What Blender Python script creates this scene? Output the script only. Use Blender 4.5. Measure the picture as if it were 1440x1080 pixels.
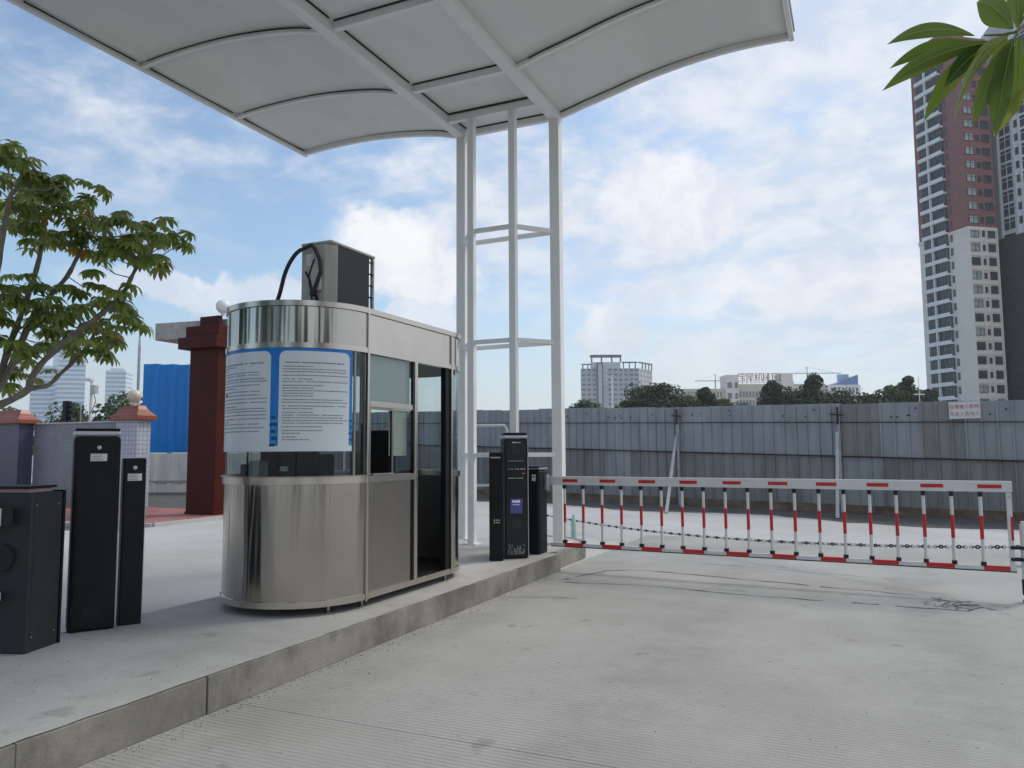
import bpy, math, random
from math import sin, cos, pi, radians as R, sqrt
from mathutils import Vector, Matrix

for o in list(bpy.data.objects):
    bpy.data.objects.remove(o)
S = bpy.context.scene
COL = S.collection

# ------------------------------------------------------------------ camera
cam = bpy.data.cameras.new('camera')
cam.sensor_width = 36.0
cam.lens = 36.0 * 1082 / 1440
cam.clip_start = 0.05
cam.clip_end = 6000
co = bpy.data.objects.new('camera', cam)
COL.objects.link(co)
yaw, pitch, roll = R(24.37), R(4.95), R(0.35)
fw = Vector((-sin(yaw) * cos(pitch), cos(yaw) * cos(pitch), sin(pitch)))
r0 = Vector((cos(yaw), sin(yaw), 0))
u0 = r0.cross(fw)
rt = (cos(roll) * r0 - sin(roll) * u0).normalized()
upv = rt.cross(fw)
M = Matrix.Identity(4)
for i in range(3):
    M[i][0], M[i][1], M[i][2] = rt[i], upv[i], -fw[i]
M.translation = Vector((0, 0, 1.52))
co.matrix_world = M
S.camera = co
S.render.resolution_x, S.render.resolution_y = 1024, 768

# ------------------------------------------------------------------ world / sky
SUN_AZ = R(38)      # from +Y towards +X
SUN_EL = R(48)
w = bpy.data.worlds.new('World')
S.world = w
w.use_nodes = True
nt = w.node_tree
nt.nodes.clear()


def N(t, **kw):
    n = nt.nodes.new(t)
    for k, v in kw.items():
        setattr(n, k, v)
    return n


def val(n, i, v):
    if isinstance(v, bpy.types.NodeSocket):
        nt.links.new(v, n.inputs[i])
    else:
        n.inputs[i].default_value = v


def math_(op, a, b=0.0, c=0.0, clamp=False):
    n = N('ShaderNodeMath', operation=op, use_clamp=clamp)
    val(n, 0, a); val(n, 1, b)
    if op in ('MULTIPLY_ADD', 'SMOOTH_MIN', 'SMOOTH_MAX'):
        val(n, 2, c)
    return n.outputs[0]


def vmath(op, a, b=None):
    n = N('ShaderNodeVectorMath', operation=op)
    val(n, 0, a)
    if b is not None:
        val(n, 1, b)
    return n.outputs['Value'] if op in ('LENGTH', 'DOT_PRODUCT', 'DISTANCE') else n.outputs[0]


def remap(x, a, b, c=0.0, d=1.0, smooth=True):
    n = N('ShaderNodeMapRange', interpolation_type='SMOOTHSTEP' if smooth else 'LINEAR')
    val(n, 0, x); val(n, 1, a); val(n, 2, b); val(n, 3, c); val(n, 4, d)
    return n.outputs[0]


def mixc(f, a, b, mode='MIX'):
    n = N('ShaderNodeMix', data_type='RGBA', blend_type=mode)
    val(n, 0, f); val(n, 6, a); val(n, 7, b)
    return n.outputs[2]


def noise(vec, scale, detail=6, rough=.55, dist=0.0):
    n = N('ShaderNodeTexNoise')
    val(n, 'Vector', vec); val(n, 'Scale', scale); val(n, 'Detail', detail)
    val(n, 'Roughness', rough); val(n, 'Distortion', dist)
    return n.outputs['Fac']


sky = N('ShaderNodeTexSky', sky_type='NISHITA')
sky.sun_disc = False
sky.sun_elevation = SUN_EL
sky.sun_rotation = SUN_AZ
sky.air_density = 1.0
sky.dust_density = 1.0
sky.ozone_density = 1.6
tc = N('ShaderNodeTexCoord')
DIR = tc.outputs['Generated']
sep = N('ShaderNodeSeparateXYZ')
nt.links.new(DIR, sep.inputs[0])
dx, dy, dz = sep.outputs
# high thin layer: noise on a flat ceiling
den = math_('ADD', math_('MAXIMUM', dz, 0.0), 0.24)
cmb = N('ShaderNodeCombineXYZ')
val(cmb, 0, math_('DIVIDE', dx, den)); val(cmb, 1, math_('DIVIDE', dy, den))
P2 = cmb.outputs[0]
n1 = noise(P2, 1.5, 6, .60, .15)
n2 = noise(P2, 7.0, 6, .62, .2)
n3 = noise(P2, .42, 2, .5)
side = vmath('DOT_PRODUCT', DIR, (0.911, 0.413, 0.0))
cov = math_('ADD', math_('MULTIPLY', n1, .62), math_('MULTIPLY', n2, .30))
cov = math_('ADD', cov, math_('MULTIPLY', math_('SUBTRACT', n3, .5), .25))
cov = math_('ADD', cov, remap(side, -.75, .45, -.115, .135, False))
layer = remap(cov, .385, .56)
layer = math_('MULTIPLY', layer, remap(math_('ADD', dz, math_('MULTIPLY', side, .25)), .07, .30))
layer = math_('MULTIPLY', layer, .90)
# low cumulus heads
blobs = [((-.54, .802, .252), .085, .055, 1.0), ((-.497, .836, .222), .070, .038, .95),
         ((-.214, .925, .310), .085, .055, .9), ((-.176, .938, .292), .06, .05, .9),
         ((-.697, .688, .192), .17, .026, .75), ((-.285, .946, .150), .045, .045, .75),
         ((-.17, .977, .110), .09, .038, .6), ((-.511, .841, .168), .05, .03, .7),
         ((-.20, .958, .200), .10, .035, .6), ((-.02, .98, .19), .12, .04, .5),
         ((-.62, .76, .135), .12, .03, .55), ((.35, .90, .2), .2, .06, .7),
         ((-.95, .25, .22), .2, .06, .7)]
warp = N('ShaderNodeTexNoise')
val(warp, 'Vector', DIR); val(warp, 'Scale', 15.0); val(warp, 'Detail', 7.0); val(warp, 'Roughness', .62)
wcol = vmath('SUBTRACT', warp.outputs['Color'], (.5, .5, .5))
wcol = vmath('MULTIPLY', wcol, (.085, .085, .085))
DW = vmath('ADD', DIR, wcol)
cum = None
for c, rx, rz, a in blobs:
    d = vmath('SUBTRACT', DW, c)
    d = vmath('MULTIPLY', d, (1 / rx, 1 / rx, 1 / rz))
    l = vmath('LENGTH', d)
    f = remap(l, 1.12, .72, 0.0, a)
    cum = f if cum is None else math_('MAXIMUM', cum, f)
# shade of the clouds
shade = remap(n2, .35, .68)
K = 6.1
ccol = mixc(shade, (.64 * K, .71 * K, .83 * K, 1), (.84 * K, .87 * K, .92 * K, 1))
ucol = mixc(remap(noise(DW, 9.0, 5, .6), .35, .62), (.76 * K, .80 * K, .89 * K, 1), (.99 * K, .99 * K, 1.0 * K, 1))
base = mixc(1.0, sky.outputs[0], (.97, 1.03, 1.01, 1), 'MULTIPLY')
base = mixc(.04, base, (.70 * K, .74 * K, .80 * K, 1))
base = mixc(math_('MULTIPLY', layer, 1.0, clamp=True), base, ccol)
base = mixc(math_('MULTIPLY', cum, .95), base, ucol)
hz = remap(dz, .0, .20, .85, 0.0)
base = mixc(hz, base, (.68 * K, .73 * K, .81 * K, 1))
bg = N('ShaderNodeBackground')
nt.links.new(base, bg.inputs[0])
bg.inputs[1].default_value = .145
out = N('ShaderNodeOutputWorld')
nt.links.new(bg.outputs[0], out.inputs[0])

sl = bpy.data.lights.new('sun', 'SUN')
sl.energy = 1.5
sl.angle = R(18)
sl.color = (1.0, .93, .82)
so = bpy.data.objects.new('sun', sl)
COL.objects.link(so)
sd = Vector((sin(SUN_AZ) * cos(SUN_EL), cos(SUN_AZ) * cos(SUN_EL), sin(SUN_EL)))
so.rotation_euler = sd.to_track_quat('Z', 'Y').to_euler()
so.location = (20, 20, 40)

S.view_settings.view_transform = 'Standard'
S.view_settings.look = 'None'
S.view_settings.exposure = 0.27
S.view_settings.gamma = 1.0
S.cycles.max_bounces = 6
S.cycles.diffuse_bounces = 3
S.cycles.glossy_bounces = 3
S.cycles.transparent_max_bounces = 10

HAZE = .0004

random.seed(7)
rnd = random.uniform

# ------------------------------------------------------------------ helpers
ZP = 0.216          # top of the traffic island


class MB:
    """collects geometry, builds ONE mesh object"""

    def __init__(self):
        self.v, self.f, self.m = [], [], []

    def add(self, vs, fs, mi=0):
        b = len(self.v)
        self.v += [tuple(p) for p in vs]
        self.f += [tuple(b + i for i in q) for q in fs]
        self.m += [mi] * len(fs)
        return self

    def bx(self, x0, x1, y0, y1, z0, z1, mi=0):
        vs = [(x0, y0, z0), (x1, y0, z0), (x1, y1, z0), (x0, y1, z0), (x0, y0, z1), (x1, y0, z1), (x1, y1, z1), (x0, y1, z1)]
        return self.add(vs, [(3, 2, 1, 0), (4, 5, 6, 7), (0, 1, 5, 4), (1, 2, 6, 5), (2, 3, 7, 6), (3, 0, 4, 7)], mi)

    def bar(self, p, q, a, b=None, mi=0, upd=(0, 0, 1)):
        """rectangular bar from p to q, width a, height b"""
        b = b or a
        p, q = Vector(p), Vector(q)
        d = (q - p).normalized()
        u = Vector(upd)
        if abs(d.dot(u)) > .98:
            u = Vector((0, 1, 0))
        s = d.cross(u).normalized()
        t = s.cross(d).normalized()
        vs = []
        for c in (p, q):
            for i, j in ((-1, -1), (1, -1), (1, 1), (-1, 1)):
                vs.append(c + s * (i * a / 2) + t * (j * b / 2))
        return self.add(vs, [(3, 2, 1, 0), (4, 5, 6, 7), (0, 1, 5, 4), (1, 2, 6, 5), (2, 3, 7, 6), (3, 0, 4, 7)], mi)

    def tube(self, pts, r, n=8, mi=0, cap=True):
        pts = [Vector(p) for p in pts]
        rr = r if isinstance(r, (list, tuple)) else [r] * len(pts)
        vs, fs = [], []
        prev = None
        for i, p in enumerate(pts):
            d = (pts[min(i + 1, len(pts) - 1)] - pts[max(i - 1, 0)]).normalized()
            if prev is None:
                u = Vector((0, 0, 1)) if abs(d.z) < .9 else Vector((1, 0, 0))
                s = d.cross(u).normalized()
            else:
                s = (prev - d * prev.dot(d)).normalized()
            prev = s
            t = d.cross(s)
            for k in range(n):
                a = 2 * pi * k / n
                vs.append(p + (s * cos(a) + t * sin(a)) * rr[i])
        for i in range(len(pts) - 1):
            for k in range(n):
                a, b = i * n + k, i * n + (k + 1) % n
                fs.append((a, b, b + n, a + n))
        if cap:
            fs.append(tuple(range(n))[::-1])
            fs.append(tuple(range((len(pts) - 1) * n, len(pts) * n)))
        return self.add(vs, fs, mi)

    def lathe(self, prof, c=(0, 0, 0), n=20, mi=0):
        vs, fs = [], []
        for r, z in prof:
            for k in range(n):
                a = 2 * pi * k / n
                vs.append((c[0] + r * cos(a), c[1] + r * sin(a), c[2] + z))
        for i in range(len(prof) - 1):
            for k in range(n):
                a, b = i * n + k, i * n + (k + 1) % n
                fs.append((a, b, b + n, a + n))
        fs.append(tuple(range(n))[::-1])
        fs.append(tuple(range((len(prof) - 1) * n, len(prof) * n)))
        return self.add(vs, fs, mi)

    def prism(self, poly, z0, z1, mi=0):
        n = len(poly)
        vs = [(x, y, z0) for x, y in poly] + [(x, y, z1) for x, y in poly]
        fs = [tuple(range(n))[::-1], tuple(range(n, 2 * n))]
        fs += [(i, (i + 1) % n, n + (i + 1) % n, n + i) for i in range(n)]
        return self.add(vs, fs, mi)

    def wall(self, path, nrm, t, z0, z1, closed=False, mi=0):
        """wall along path (list xy), inner side offset by t against nrm (outward normals)"""
        n = len(path)
        vs = []
        for (x, y), (a, b) in zip(path, nrm):
            vs += [(x, y, z0), (x, y, z1), (x - a * t, y - b * t, z1), (x - a * t, y - b * t, z0)]
        fs = []
        m = n if closed else n - 1
        for i in range(m):
            j = (i + 1) % n
            for k in range(4):
                fs.append((i * 4 + k, j * 4 + k, j * 4 + (k + 1) % 4, i * 4 + (k + 1) % 4))
        if not closed:
            fs.append((0, 1, 2, 3))
            fs.append(tuple((n - 1) * 4 + k for k in (3, 2, 1, 0)))
        return self.add(vs, fs, mi)

    def mesh(self, name, mats, smooth=False, off=None):
        me = bpy.data.meshes.new(name)
        vs = self.v if off is None else [(x - off[0], y - off[1], z - off[2]) for x, y, z in self.v]
        me.from_pydata(vs, [], self.f)
        if not isinstance(mats, (list, tuple)):
            mats = [mats]
        for m in mats:
            me.materials.append(m)
        if len(mats) > 1:
            me.polygons.foreach_set('material_index', self.m)
        import bmesh
        b = bmesh.new()
        b.from_mesh(me)
        bmesh.ops.recalc_face_normals(b, faces=b.faces)
        b.to_mesh(me)
        b.free()
        if smooth:
            me.polygons.foreach_set('use_smooth', [True] * len(me.polygons))
            try:
                me.set_sharp_from_angle(angle=R(40))
            except Exception:
                pass
        me.update()
        return me

    def build(self, name, mats, parent=None, smooth=False, bevel=0, kind=None):
        off = None
        if parent is not None and parent.get('_world') is not None:
            off = parent['_world']
        me = self.mesh(name, mats, smooth, off)
        o = bpy.data.objects.new(name, me)
        COL.objects.link(o)
        if parent is not None:
            o.parent = parent
            if off is not None:
                WORLD_OFF[o.name] = tuple(off)
                o['_world'] = off
        if bevel:
            bm = o.modifiers.new('bevel', 'BEVEL')
            bm.width = bevel
            bm.segments = 2
            bm.limit_method = 'ANGLE'
            bm.angle_limit = R(40)
        if kind:
            o['kind'] = kind
        return o


WORLD_OFF = {}


def tag(o, label=None, cat=None, group=None, kind=None):
    if label: o['label'] = label
    if cat: o['category'] = cat
    if group: o['group'] = group
    if kind: o['kind'] = kind
    return o


def thing(name, label, cat, loc=(0, 0, 0), rz=0, group=None, world=True):
    o = bpy.data.objects.new(name, None)
    COL.objects.link(o)
    o.location = loc
    o.rotation_euler = (0, 0, rz)
    o.empty_display_size = .2
    if world:
        o['_world'] = tuple(float(v) for v in loc)
    return tag(o, label, cat, group)


def inst(name, me, parent, loc=(0, 0, 0), rz=0, rot=None, scale=None):
    o = bpy.data.objects.new(name, me)
    COL.objects.link(o)
    o.parent = parent
    if parent is not None and parent.get('_world') is not None:
        w_ = parent['_world']
        loc = (loc[0] - w_[0], loc[1] - w_[1], loc[2] - w_[2])
    o.location = loc
    o.rotation_euler = rot if rot is not None else (0, 0, rz)
    if scale is not None:
        o.scale = scale if isinstance(scale, (tuple, list)) else (scale,) * 3
    return o


def text_mesh(body, size, mat, extrude=.002):
    cu = bpy.data.curves.new('lettering', 'FONT')
    cu.body = body
    cu.size = size
    cu.align_x = 'CENTER'
    cu.align_y = 'CENTER'
    cu.extrude = extrude
    o = bpy.data.objects.new('lettering', cu)
    COL.objects.link(o)
    dg = bpy.context.evaluated_depsgraph_get()
    me = bpy.data.meshes.new_from_object(o.evaluated_get(dg))
    bpy.data.objects.remove(o)
    bpy.data.curves.remove(cu)
    me.materials.clear()
    me.materials.append(mat)
    return me


def smooth_path(pts, k=4):
    pts = [Vector(p) for p in pts]
    out = []
    for i in range(len(pts) - 1):
        p0, p1, p2, p3 = pts[max(i - 1, 0)], pts[i], pts[i + 1], pts[min(i + 2, len(pts) - 1)]
        for j in range(k):
            t = j / k
            out.append(.5 * (2 * p1 + (p2 - p0) * t + (2 * p0 - 5 * p1 + 4 * p2 - p3) * t * t + (3 * p1 - p0 - 3 * p2 + p3) * t ** 3))
    out.append(pts[-1])
    return out


# ------------------------------------------------------------------ materials
def mk(name):
    m = bpy.data.materials.new(name)
    m.use_nodes = True
    t = m.node_tree
    b = t.nodes['Principled BSDF']
    return m, t, b


def mat(name, col, rough=.6, metal=0.0, var=.12, vscale=3.0, bump=0.0, bscale=40.0, spec=None, col2=None, v2=None, streak=None):
    """procedural: base colour broken by noise, optional bump, optional vertical streaking"""
    m, t, b = mk(name)
    L = t.links
    tc_ = t.nodes.new('ShaderNodeTexCoord')
    vec = tc_.outputs['Object']
    if streak:
        mp = t.nodes.new('ShaderNodeMapping')
        mp.inputs['Scale'].default_value = streak
        L.new(vec, mp.inputs[0])
        vec = mp.outputs[0]
    nz = t.nodes.new('ShaderNodeTexNoise')
    nz.inputs['Scale'].default_value = vscale
    nz.inputs['Detail'].default_value = 8
    nz.inputs['Roughness'].default_value = .62
    L.new(vec, nz.inputs['Vector'])
    mr = t.nodes.new('ShaderNodeMapRange')
    mr.inputs[1].default_value = .3
    mr.inputs[2].default_value = .7
    L.new(nz.outputs['Fac'], mr.inputs[0])
    mx = t.nodes.new('ShaderNodeMix')
    mx.data_type = 'RGBA'
    c2 = col2 or tuple(min(1, c * (1 + var)) for c in col)
    c1 = tuple(c * (1 - var) for c in col) if not col2 else col
    mx.inputs[6].default_value = (*c1, 1)
    mx.inputs[7].default_value = (*c2, 1)
    L.new(mr.outputs[0], mx.inputs[0])
    L.new(mx.outputs[2], b.inputs['Base Color'])
    b.inputs['Roughness'].default_value = rough
    b.inputs['Metallic'].default_value = metal
    if spec is not None:
        b.inputs['Specular IOR Level'].default_value = spec
    if bump:
        n2_ = t.nodes.new('ShaderNodeTexNoise')
        n2_.inputs['Scale'].default_value = bscale
        n2_.inputs['Detail'].default_value = 5
        L.new(tc_.outputs['Object'], n2_.inputs['Vector'])
        bp = t.nodes.new('ShaderNodeBump')
        bp.inputs['Strength'].default_value = bump
        bp.inputs['Distance'].default_value = .01
        L.new(n2_.outputs['Fac'], bp.inputs['Height'])
        L.new(bp.outputs[0], b.inputs['Normal'])
    return m


def concrete(name, c_lo, c_hi, groove=0.0, stain=(.20, .19, .17), stain_amt=.5, scale=.6, stain_lo=.62):
    m, t, b = mk(name)
    L = t.links
    tc_ = t.nodes.new('ShaderNodeTexCoord')
    ob = tc_.outputs['Object']

    def nz(s, d=8, r=.6, v=ob):
        n = t.nodes.new('ShaderNodeTexNoise')
        n.inputs['Scale'].default_value = s
        n.inputs['Detail'].default_value = d
        n.inputs['Roughness'].default_value = r
        L.new(v, n.inputs['Vector'])
        return n.outputs['Fac']

    def mr(x, a, b_, c=0., d=1.):
        n = t.nodes.new('ShaderNodeMapRange')
        n.interpolation_type = 'SMOOTHSTEP'
        for i, q in enumerate((a, b_, c, d)):
            n.inputs[i + 1].default_value = q
        L.new(x, n.inputs[0])
        return n.outputs[0]

    def mx(f, a, b_):
        n = t.nodes.new('ShaderNodeMix')
        n.data_type = 'RGBA'
        for i, q in ((0, f), (6, a), (7, b_)):
            if isinstance(q, bpy.types.NodeSocket):
                L.new(q, n.inputs[i])
            else:
                n.inputs[i].default_value = (*q, 1) if isinstance(q, tuple) else q
        return n.outputs[2]
    c = mx(mr(nz(scale), .32, .68), c_lo, c_hi)
    c = mx(mr(nz(5.5, 8, .7), .50, .85, 0, .45), c, tuple(x * .72 for x in c_lo))
    mp = t.nodes.new('ShaderNodeMapping')
    mp.inputs['Scale'].default_value = (.35, 1.4, 1)
    L.new(ob, mp.inputs[0])
    c = mx(mr(nz(1.1, 9, .68, mp.outputs[0]), stain_lo, .80, 0, stain_amt), c, stain)
    c = mx(mr(nz(75, 4, .7), .50, .72, 0, .42), c, tuple(x * .55 for x in c_lo))
    c = mx(mr(nz(110, 3, .7), .56, .75, 0, .40), c, tuple(min(1, x * 1.35) for x in c_hi))
    if groove:
        sp = t.nodes.new('ShaderNodeSeparateXYZ')
        wob = t.nodes.new('ShaderNodeMath')
        wob.operation = 'MULTIPLY_ADD'
        L.new(ob, sp.inputs[0])
        L.new(nz(.5, 3), wob.inputs[0])
        wob.inputs[1].default_value = .9
        L.new(sp.outputs[0], wob.inputs[2])
        wv2 = t.nodes.new('ShaderNodeMath')
        wv2.operation = 'PINGPONG'
        L.new(wob.outputs[0], wv2.inputs[0])
        wv2.inputs[1].default_value = .95
        mlt = t.nodes.new('ShaderNodeMath')
        mlt.operation = 'MULTIPLY'
        L.new(mr(wv2.outputs[0], .50, .85, 0, .30), mlt.inputs[0])
        L.new(mr(nz(1.7, 8, .7), .35, .62), mlt.inputs[1])
        c = mx(mlt.outputs[0], c, tuple(x * .62 for x in c_lo))
    c = mx(mr(nz(2.3, 4, .5), .66, .72, 0, .40), c, tuple(x * .50 for x in c_lo))
    c = mx(mr(nz(14, 5, .6), .66, .74, 0, .55), c, tuple(x * .45 for x in c_lo))
    L.new(c, b.inputs['Base Color'])
    b.inputs['Roughness'].default_value = .88
    b.inputs['Specular IOR Level'].default_value = .3
    bp = t.nodes.new('ShaderNodeBump')
    bp.inputs['Strength'].default_value = .55
    bp.inputs['Distance'].default_value = .008
    L.new(nz(48, 6, .72), bp.inputs['Height'])
    last = bp
    if groove:
        wv = t.nodes.new('ShaderNodeTexWave')
        wv.wave_type = 'BANDS'
        wv.bands_direction = 'Y'
        wv.inputs['Scale'].default_value = groove
        wv.inputs['Distortion'].default_value = .7
        wv.inputs['Detail'].default_value = 3
        wv.inputs['Detail Scale'].default_value = .5
        L.new(ob, wv.inputs['Vector'])
        b2 = t.nodes.new('ShaderNodeBump')
        L.new(mr(nz(.8, 4), .35, .65, .35, 1.0), b2.inputs['Strength'])
        b2.inputs['Distance'].default_value = .0045
        L.new(wv.outputs['Fac'], b2.inputs['Height'])
        L.new(bp.outputs[0], b2.inputs['Normal'])
        last = b2
    L.new(last.outputs[0], b.inputs['Normal'])
    return m


def steel(name, col=(.50, .465, .415), rough=.15, aniso=.75, bump=.55):
    m, t, b = mk(name)
    L = t.links
    tc_ = t.nodes.new('ShaderNodeTexCoord')
    mp = t.nodes.new('ShaderNodeMapping')
    mp.inputs['Scale'].default_value = (2, 2, 420)
    L.new(tc_.outputs['Object'], mp.inputs[0])
    nz = t.nodes.new('ShaderNodeTexNoise')
    nz.inputs['Scale'].default_value = 6
    nz.inputs['Detail'].default_value = 6
    L.new(mp.outputs[0], nz.inputs['Vector'])
    mr = t.nodes.new('ShaderNodeMapRange')
    mr.inputs[1].default_value = .3; mr.inputs[2].default_value = .7
    mr.inputs[3].default_value = rough - .02; mr.inputs[4].default_value = rough + .03
    L.new(nz.outputs['Fac'], mr.inputs[0])
    L.new(mr.outputs[0], b.inputs['Roughness'])
    n2_ = t.nodes.new('ShaderNodeTexNoise')
    n2_.inputs['Scale'].default_value = 2.2
    n2_.inputs['Detail'].default_value = 7
    L.new(tc_.outputs['Object'], n2_.inputs['Vector'])
    mx = t.nodes.new('ShaderNodeMix')
    mx.data_type = 'RGBA'
    mx.inputs[6].default_value = (*[c * .82 for c in col], 1)
    mx.inputs[7].default_value = (*[min(1, c * 1.1) for c in col], 1)
    L.new(n2_.outputs['Fac'], mx.inputs[0])
    L.new(mx.outputs[2], b.inputs['Base Color'])
    b.inputs['Metallic'].default_value = 1
    b.inputs['Anisotropic'].default_value = aniso
    b.inputs['Anisotropic Rotation'].default_value = .25
    tg = t.nodes.new('ShaderNodeTangent')
    tg.direction_type = 'RADIAL'
    tg.axis = 'Z'
    L.new(tg.outputs[0], b.inputs['Tangent'])
    bp = t.nodes.new('ShaderNodeBump')
    bp.inputs['Strength'].default_value = bump
    bp.inputs['Distance'].default_value = .03
    n3_ = t.nodes.new('ShaderNodeTexNoise')
    n3_.inputs['Scale'].default_value = 4.2
    mp2 = t.nodes.new('ShaderNodeMapping')
    mp2.inputs['Scale'].default_value = (1.6, 1.6, .10)
    L.new(tc_.outputs['Object'], mp2.inputs[0])
    L.new(mp2.outputs[0], n3_.inputs['Vector'])
    L.new(n3_.outputs['Fac'], bp.inputs['Height'])
    L.new(bp.outputs[0], b.inputs['Normal'])
    return m


def glass(name, tint=(.90, .94, .94), refl=1.0, rough=.02):
    m, t, b = mk(name)
    t.nodes.remove(b)
    L = t.links
    o = t.nodes['Material Output']
    tr = t.nodes.new('ShaderNodeBsdfTransparent')
    tr.inputs[0].default_value = (*tint, 1)
    gl = t.nodes.new('ShaderNodeBsdfGlossy')
    gl.inputs['Roughness'].default_value = rough
    gl.inputs[0].default_value = (.95, .97, 1, 1)
    fr = t.nodes.new('ShaderNodeFresnel')
    fr.inputs[0].default_value = 1.5 * refl
    mx = t.nodes.new('ShaderNodeMixShader')
    ge = t.nodes.new('ShaderNodeNewGeometry')
    iv = t.nodes.new('ShaderNodeMath')
    iv.operation = 'SUBTRACT'
    iv.inputs[0].default_value = 1
    L.new(ge.outputs['Backfacing'], iv.inputs[1])
    ml = t.nodes.new('ShaderNodeMath')
    ml.operation = 'MULTIPLY'
    L.new(fr.outputs[0], ml.inputs[0])
    L.new(iv.outputs[0], ml.inputs[1])
    L.new(ml.outputs[0], mx.inputs[0])
    L.new(tr.outputs[0], mx.inputs[1])
    L.new(gl.outputs[0], mx.inputs[2])
    L.new(mx.outputs[0], o.inputs[0])
    return m


def tiles(name, c1, c2, mortar, bw, bh, ms=.012, off=0.0, rough=.35, bump=.4, axis='auto'):
    """small wall tiles laid in a grid; tile plane picked from the face normal"""
    m, t, b = mk(name)
    L = t.links
    tc_ = t.nodes.new('ShaderNodeTexCoord')
    sp = t.nodes.new('ShaderNodeSeparateXYZ')
    L.new(tc_.outputs['Object'], sp.inputs[0])
    ad = t.nodes.new('ShaderNodeMath')
    ad.operation = 'ADD'
    L.new(sp.outputs[0], ad.inputs[0]); L.new(sp.outputs[1], ad.inputs[1])
    cb = t.nodes.new('ShaderNodeCombineXYZ')
    L.new(ad.outputs[0], cb.inputs[0]); L.new(sp.outputs[2], cb.inputs[1])
    br = t.nodes.new('ShaderNodeTexBrick')
    br.offset = off
    br.inputs['Scale'].default_value = 1
    br.inputs['Brick Width'].default_value = bw
    br.inputs['Row Height'].default_value = bh
    br.inputs['Mortar Size'].default_value = ms
    br.inputs['Color1'].default_value = (*c1, 1)
    br.inputs['Color2'].default_value = (*c2, 1)
    br.inputs['Mortar'].default_value = (*mortar, 1)
    L.new(cb.outputs[0], br.inputs['Vector'])
    nz = t.nodes.new('ShaderNodeTexNoise')
    nz.inputs['Scale'].default_value = 1.3
    nz.inputs['Detail'].default_value = 7
    L.new(tc_.outputs['Object'], nz.inputs['Vector'])
    mx = t.nodes.new('ShaderNodeMix')
    mx.data_type = 'RGBA'
    mx.blend_type = 'MULTIPLY'
    mx.inputs[0].default_value = .5
    L.new(br.outputs['Color'], mx.inputs[6])
    L.new(nz.outputs['Fac'], mx.inputs[7])
    mg = t.nodes.new('ShaderNodeMix')
    mg.data_type = 'RGBA'
    mg.blend_type = 'MULTIPLY'
    mg.inputs[0].default_value = 1
    mg.inputs[7].default_value = (1.3, 1.3, 1.3, 1)
    L.new(mx.outputs[2], mg.inputs[6])
    L.new(mg.outputs[2], b.inputs['Base Color'])
    b.inputs['Roughness'].default_value = rough
    bp = t.nodes.new('ShaderNodeBump')
    bp.inputs['Strength'].default_value = bump
    bp.inputs['Distance'].default_value = .005
    bp.invert = True
    L.new(br.outputs['Fac'], bp.inputs['Height'])
    L.new(bp.outputs[0], b.inputs['Normal'])
    return m


def foliage(name, c1, c2, c3, scale=.9, rough=.45, trans=.35):
    m, t, b = mk(name)
    L = t.links
    geo = t.nodes.new('ShaderNodeNewGeometry')
    oi = t.nodes.new('ShaderNodeObjectInfo')
    tc_ = t.nodes.new('ShaderNodeTexCoord')
    nz = t.nodes.new('ShaderNodeTexNoise')
    nz.inputs['Scale'].default_value = scale
    nz.inputs['Detail'].default_value = 4
    L.new(tc_.outputs['Object'], nz.inputs['Vector'])
    ad = t.nodes.new('ShaderNodeMath')
    ad.operation = 'MULTIPLY_ADD'
    L.new(geo.outputs['Random Per Island'], ad.inputs[0])
    ad.inputs[1].default_value = .6
    L.new(nz.outputs['Fac'], ad.inputs[2])
    ad2 = t.nodes.new('ShaderNodeMath')
    ad2.operation = 'MULTIPLY_ADD'
    L.new(oi.outputs['Random'], ad2.inputs[0])
    ad2.inputs[1].default_value = .35
    L.new(ad.outputs[0], ad2.inputs[2])
    cr = t.nodes.new('ShaderNodeValToRGB')
    e = cr.color_ramp.elements
    e[0].position = .45; e[0].color = (*c1, 1)
    e[1].position = 1.25 if False else 1.0; e[1].color = (*c3, 1)
    k = e.new(.75); k.color = (*c2, 1)
    L.new(ad2.outputs[0], cr.inputs[0])
    L.new(cr.outputs[0], b.inputs['Base Color'])
    b.inputs['Roughness'].default_value = rough
    # light passes through leaves
    tl = t.nodes.new('ShaderNodeBsdfTranslucent')
    L.new(cr.outputs[0], tl.inputs[0])
    mx = t.nodes.new('ShaderNodeMixShader')
    mx.inputs[0].default_value = trans
    o = t.nodes['Material Output']
    L.new(b.outputs[0], mx.inputs[1])
    L.new(tl.outputs[0], mx.inputs[2])
    L.new(mx.outputs[0], o.inputs[0])
    return m


def emis(name, col, st=1.0):
    m, t, b = mk(name)
    b.inputs['Base Color'].default_value = (*[c * .3 for c in col], 1)
    b.inputs['Emission Color'].default_value = (*col, 1)
    b.inputs['Emission Strength'].default_value = st
    return m


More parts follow.
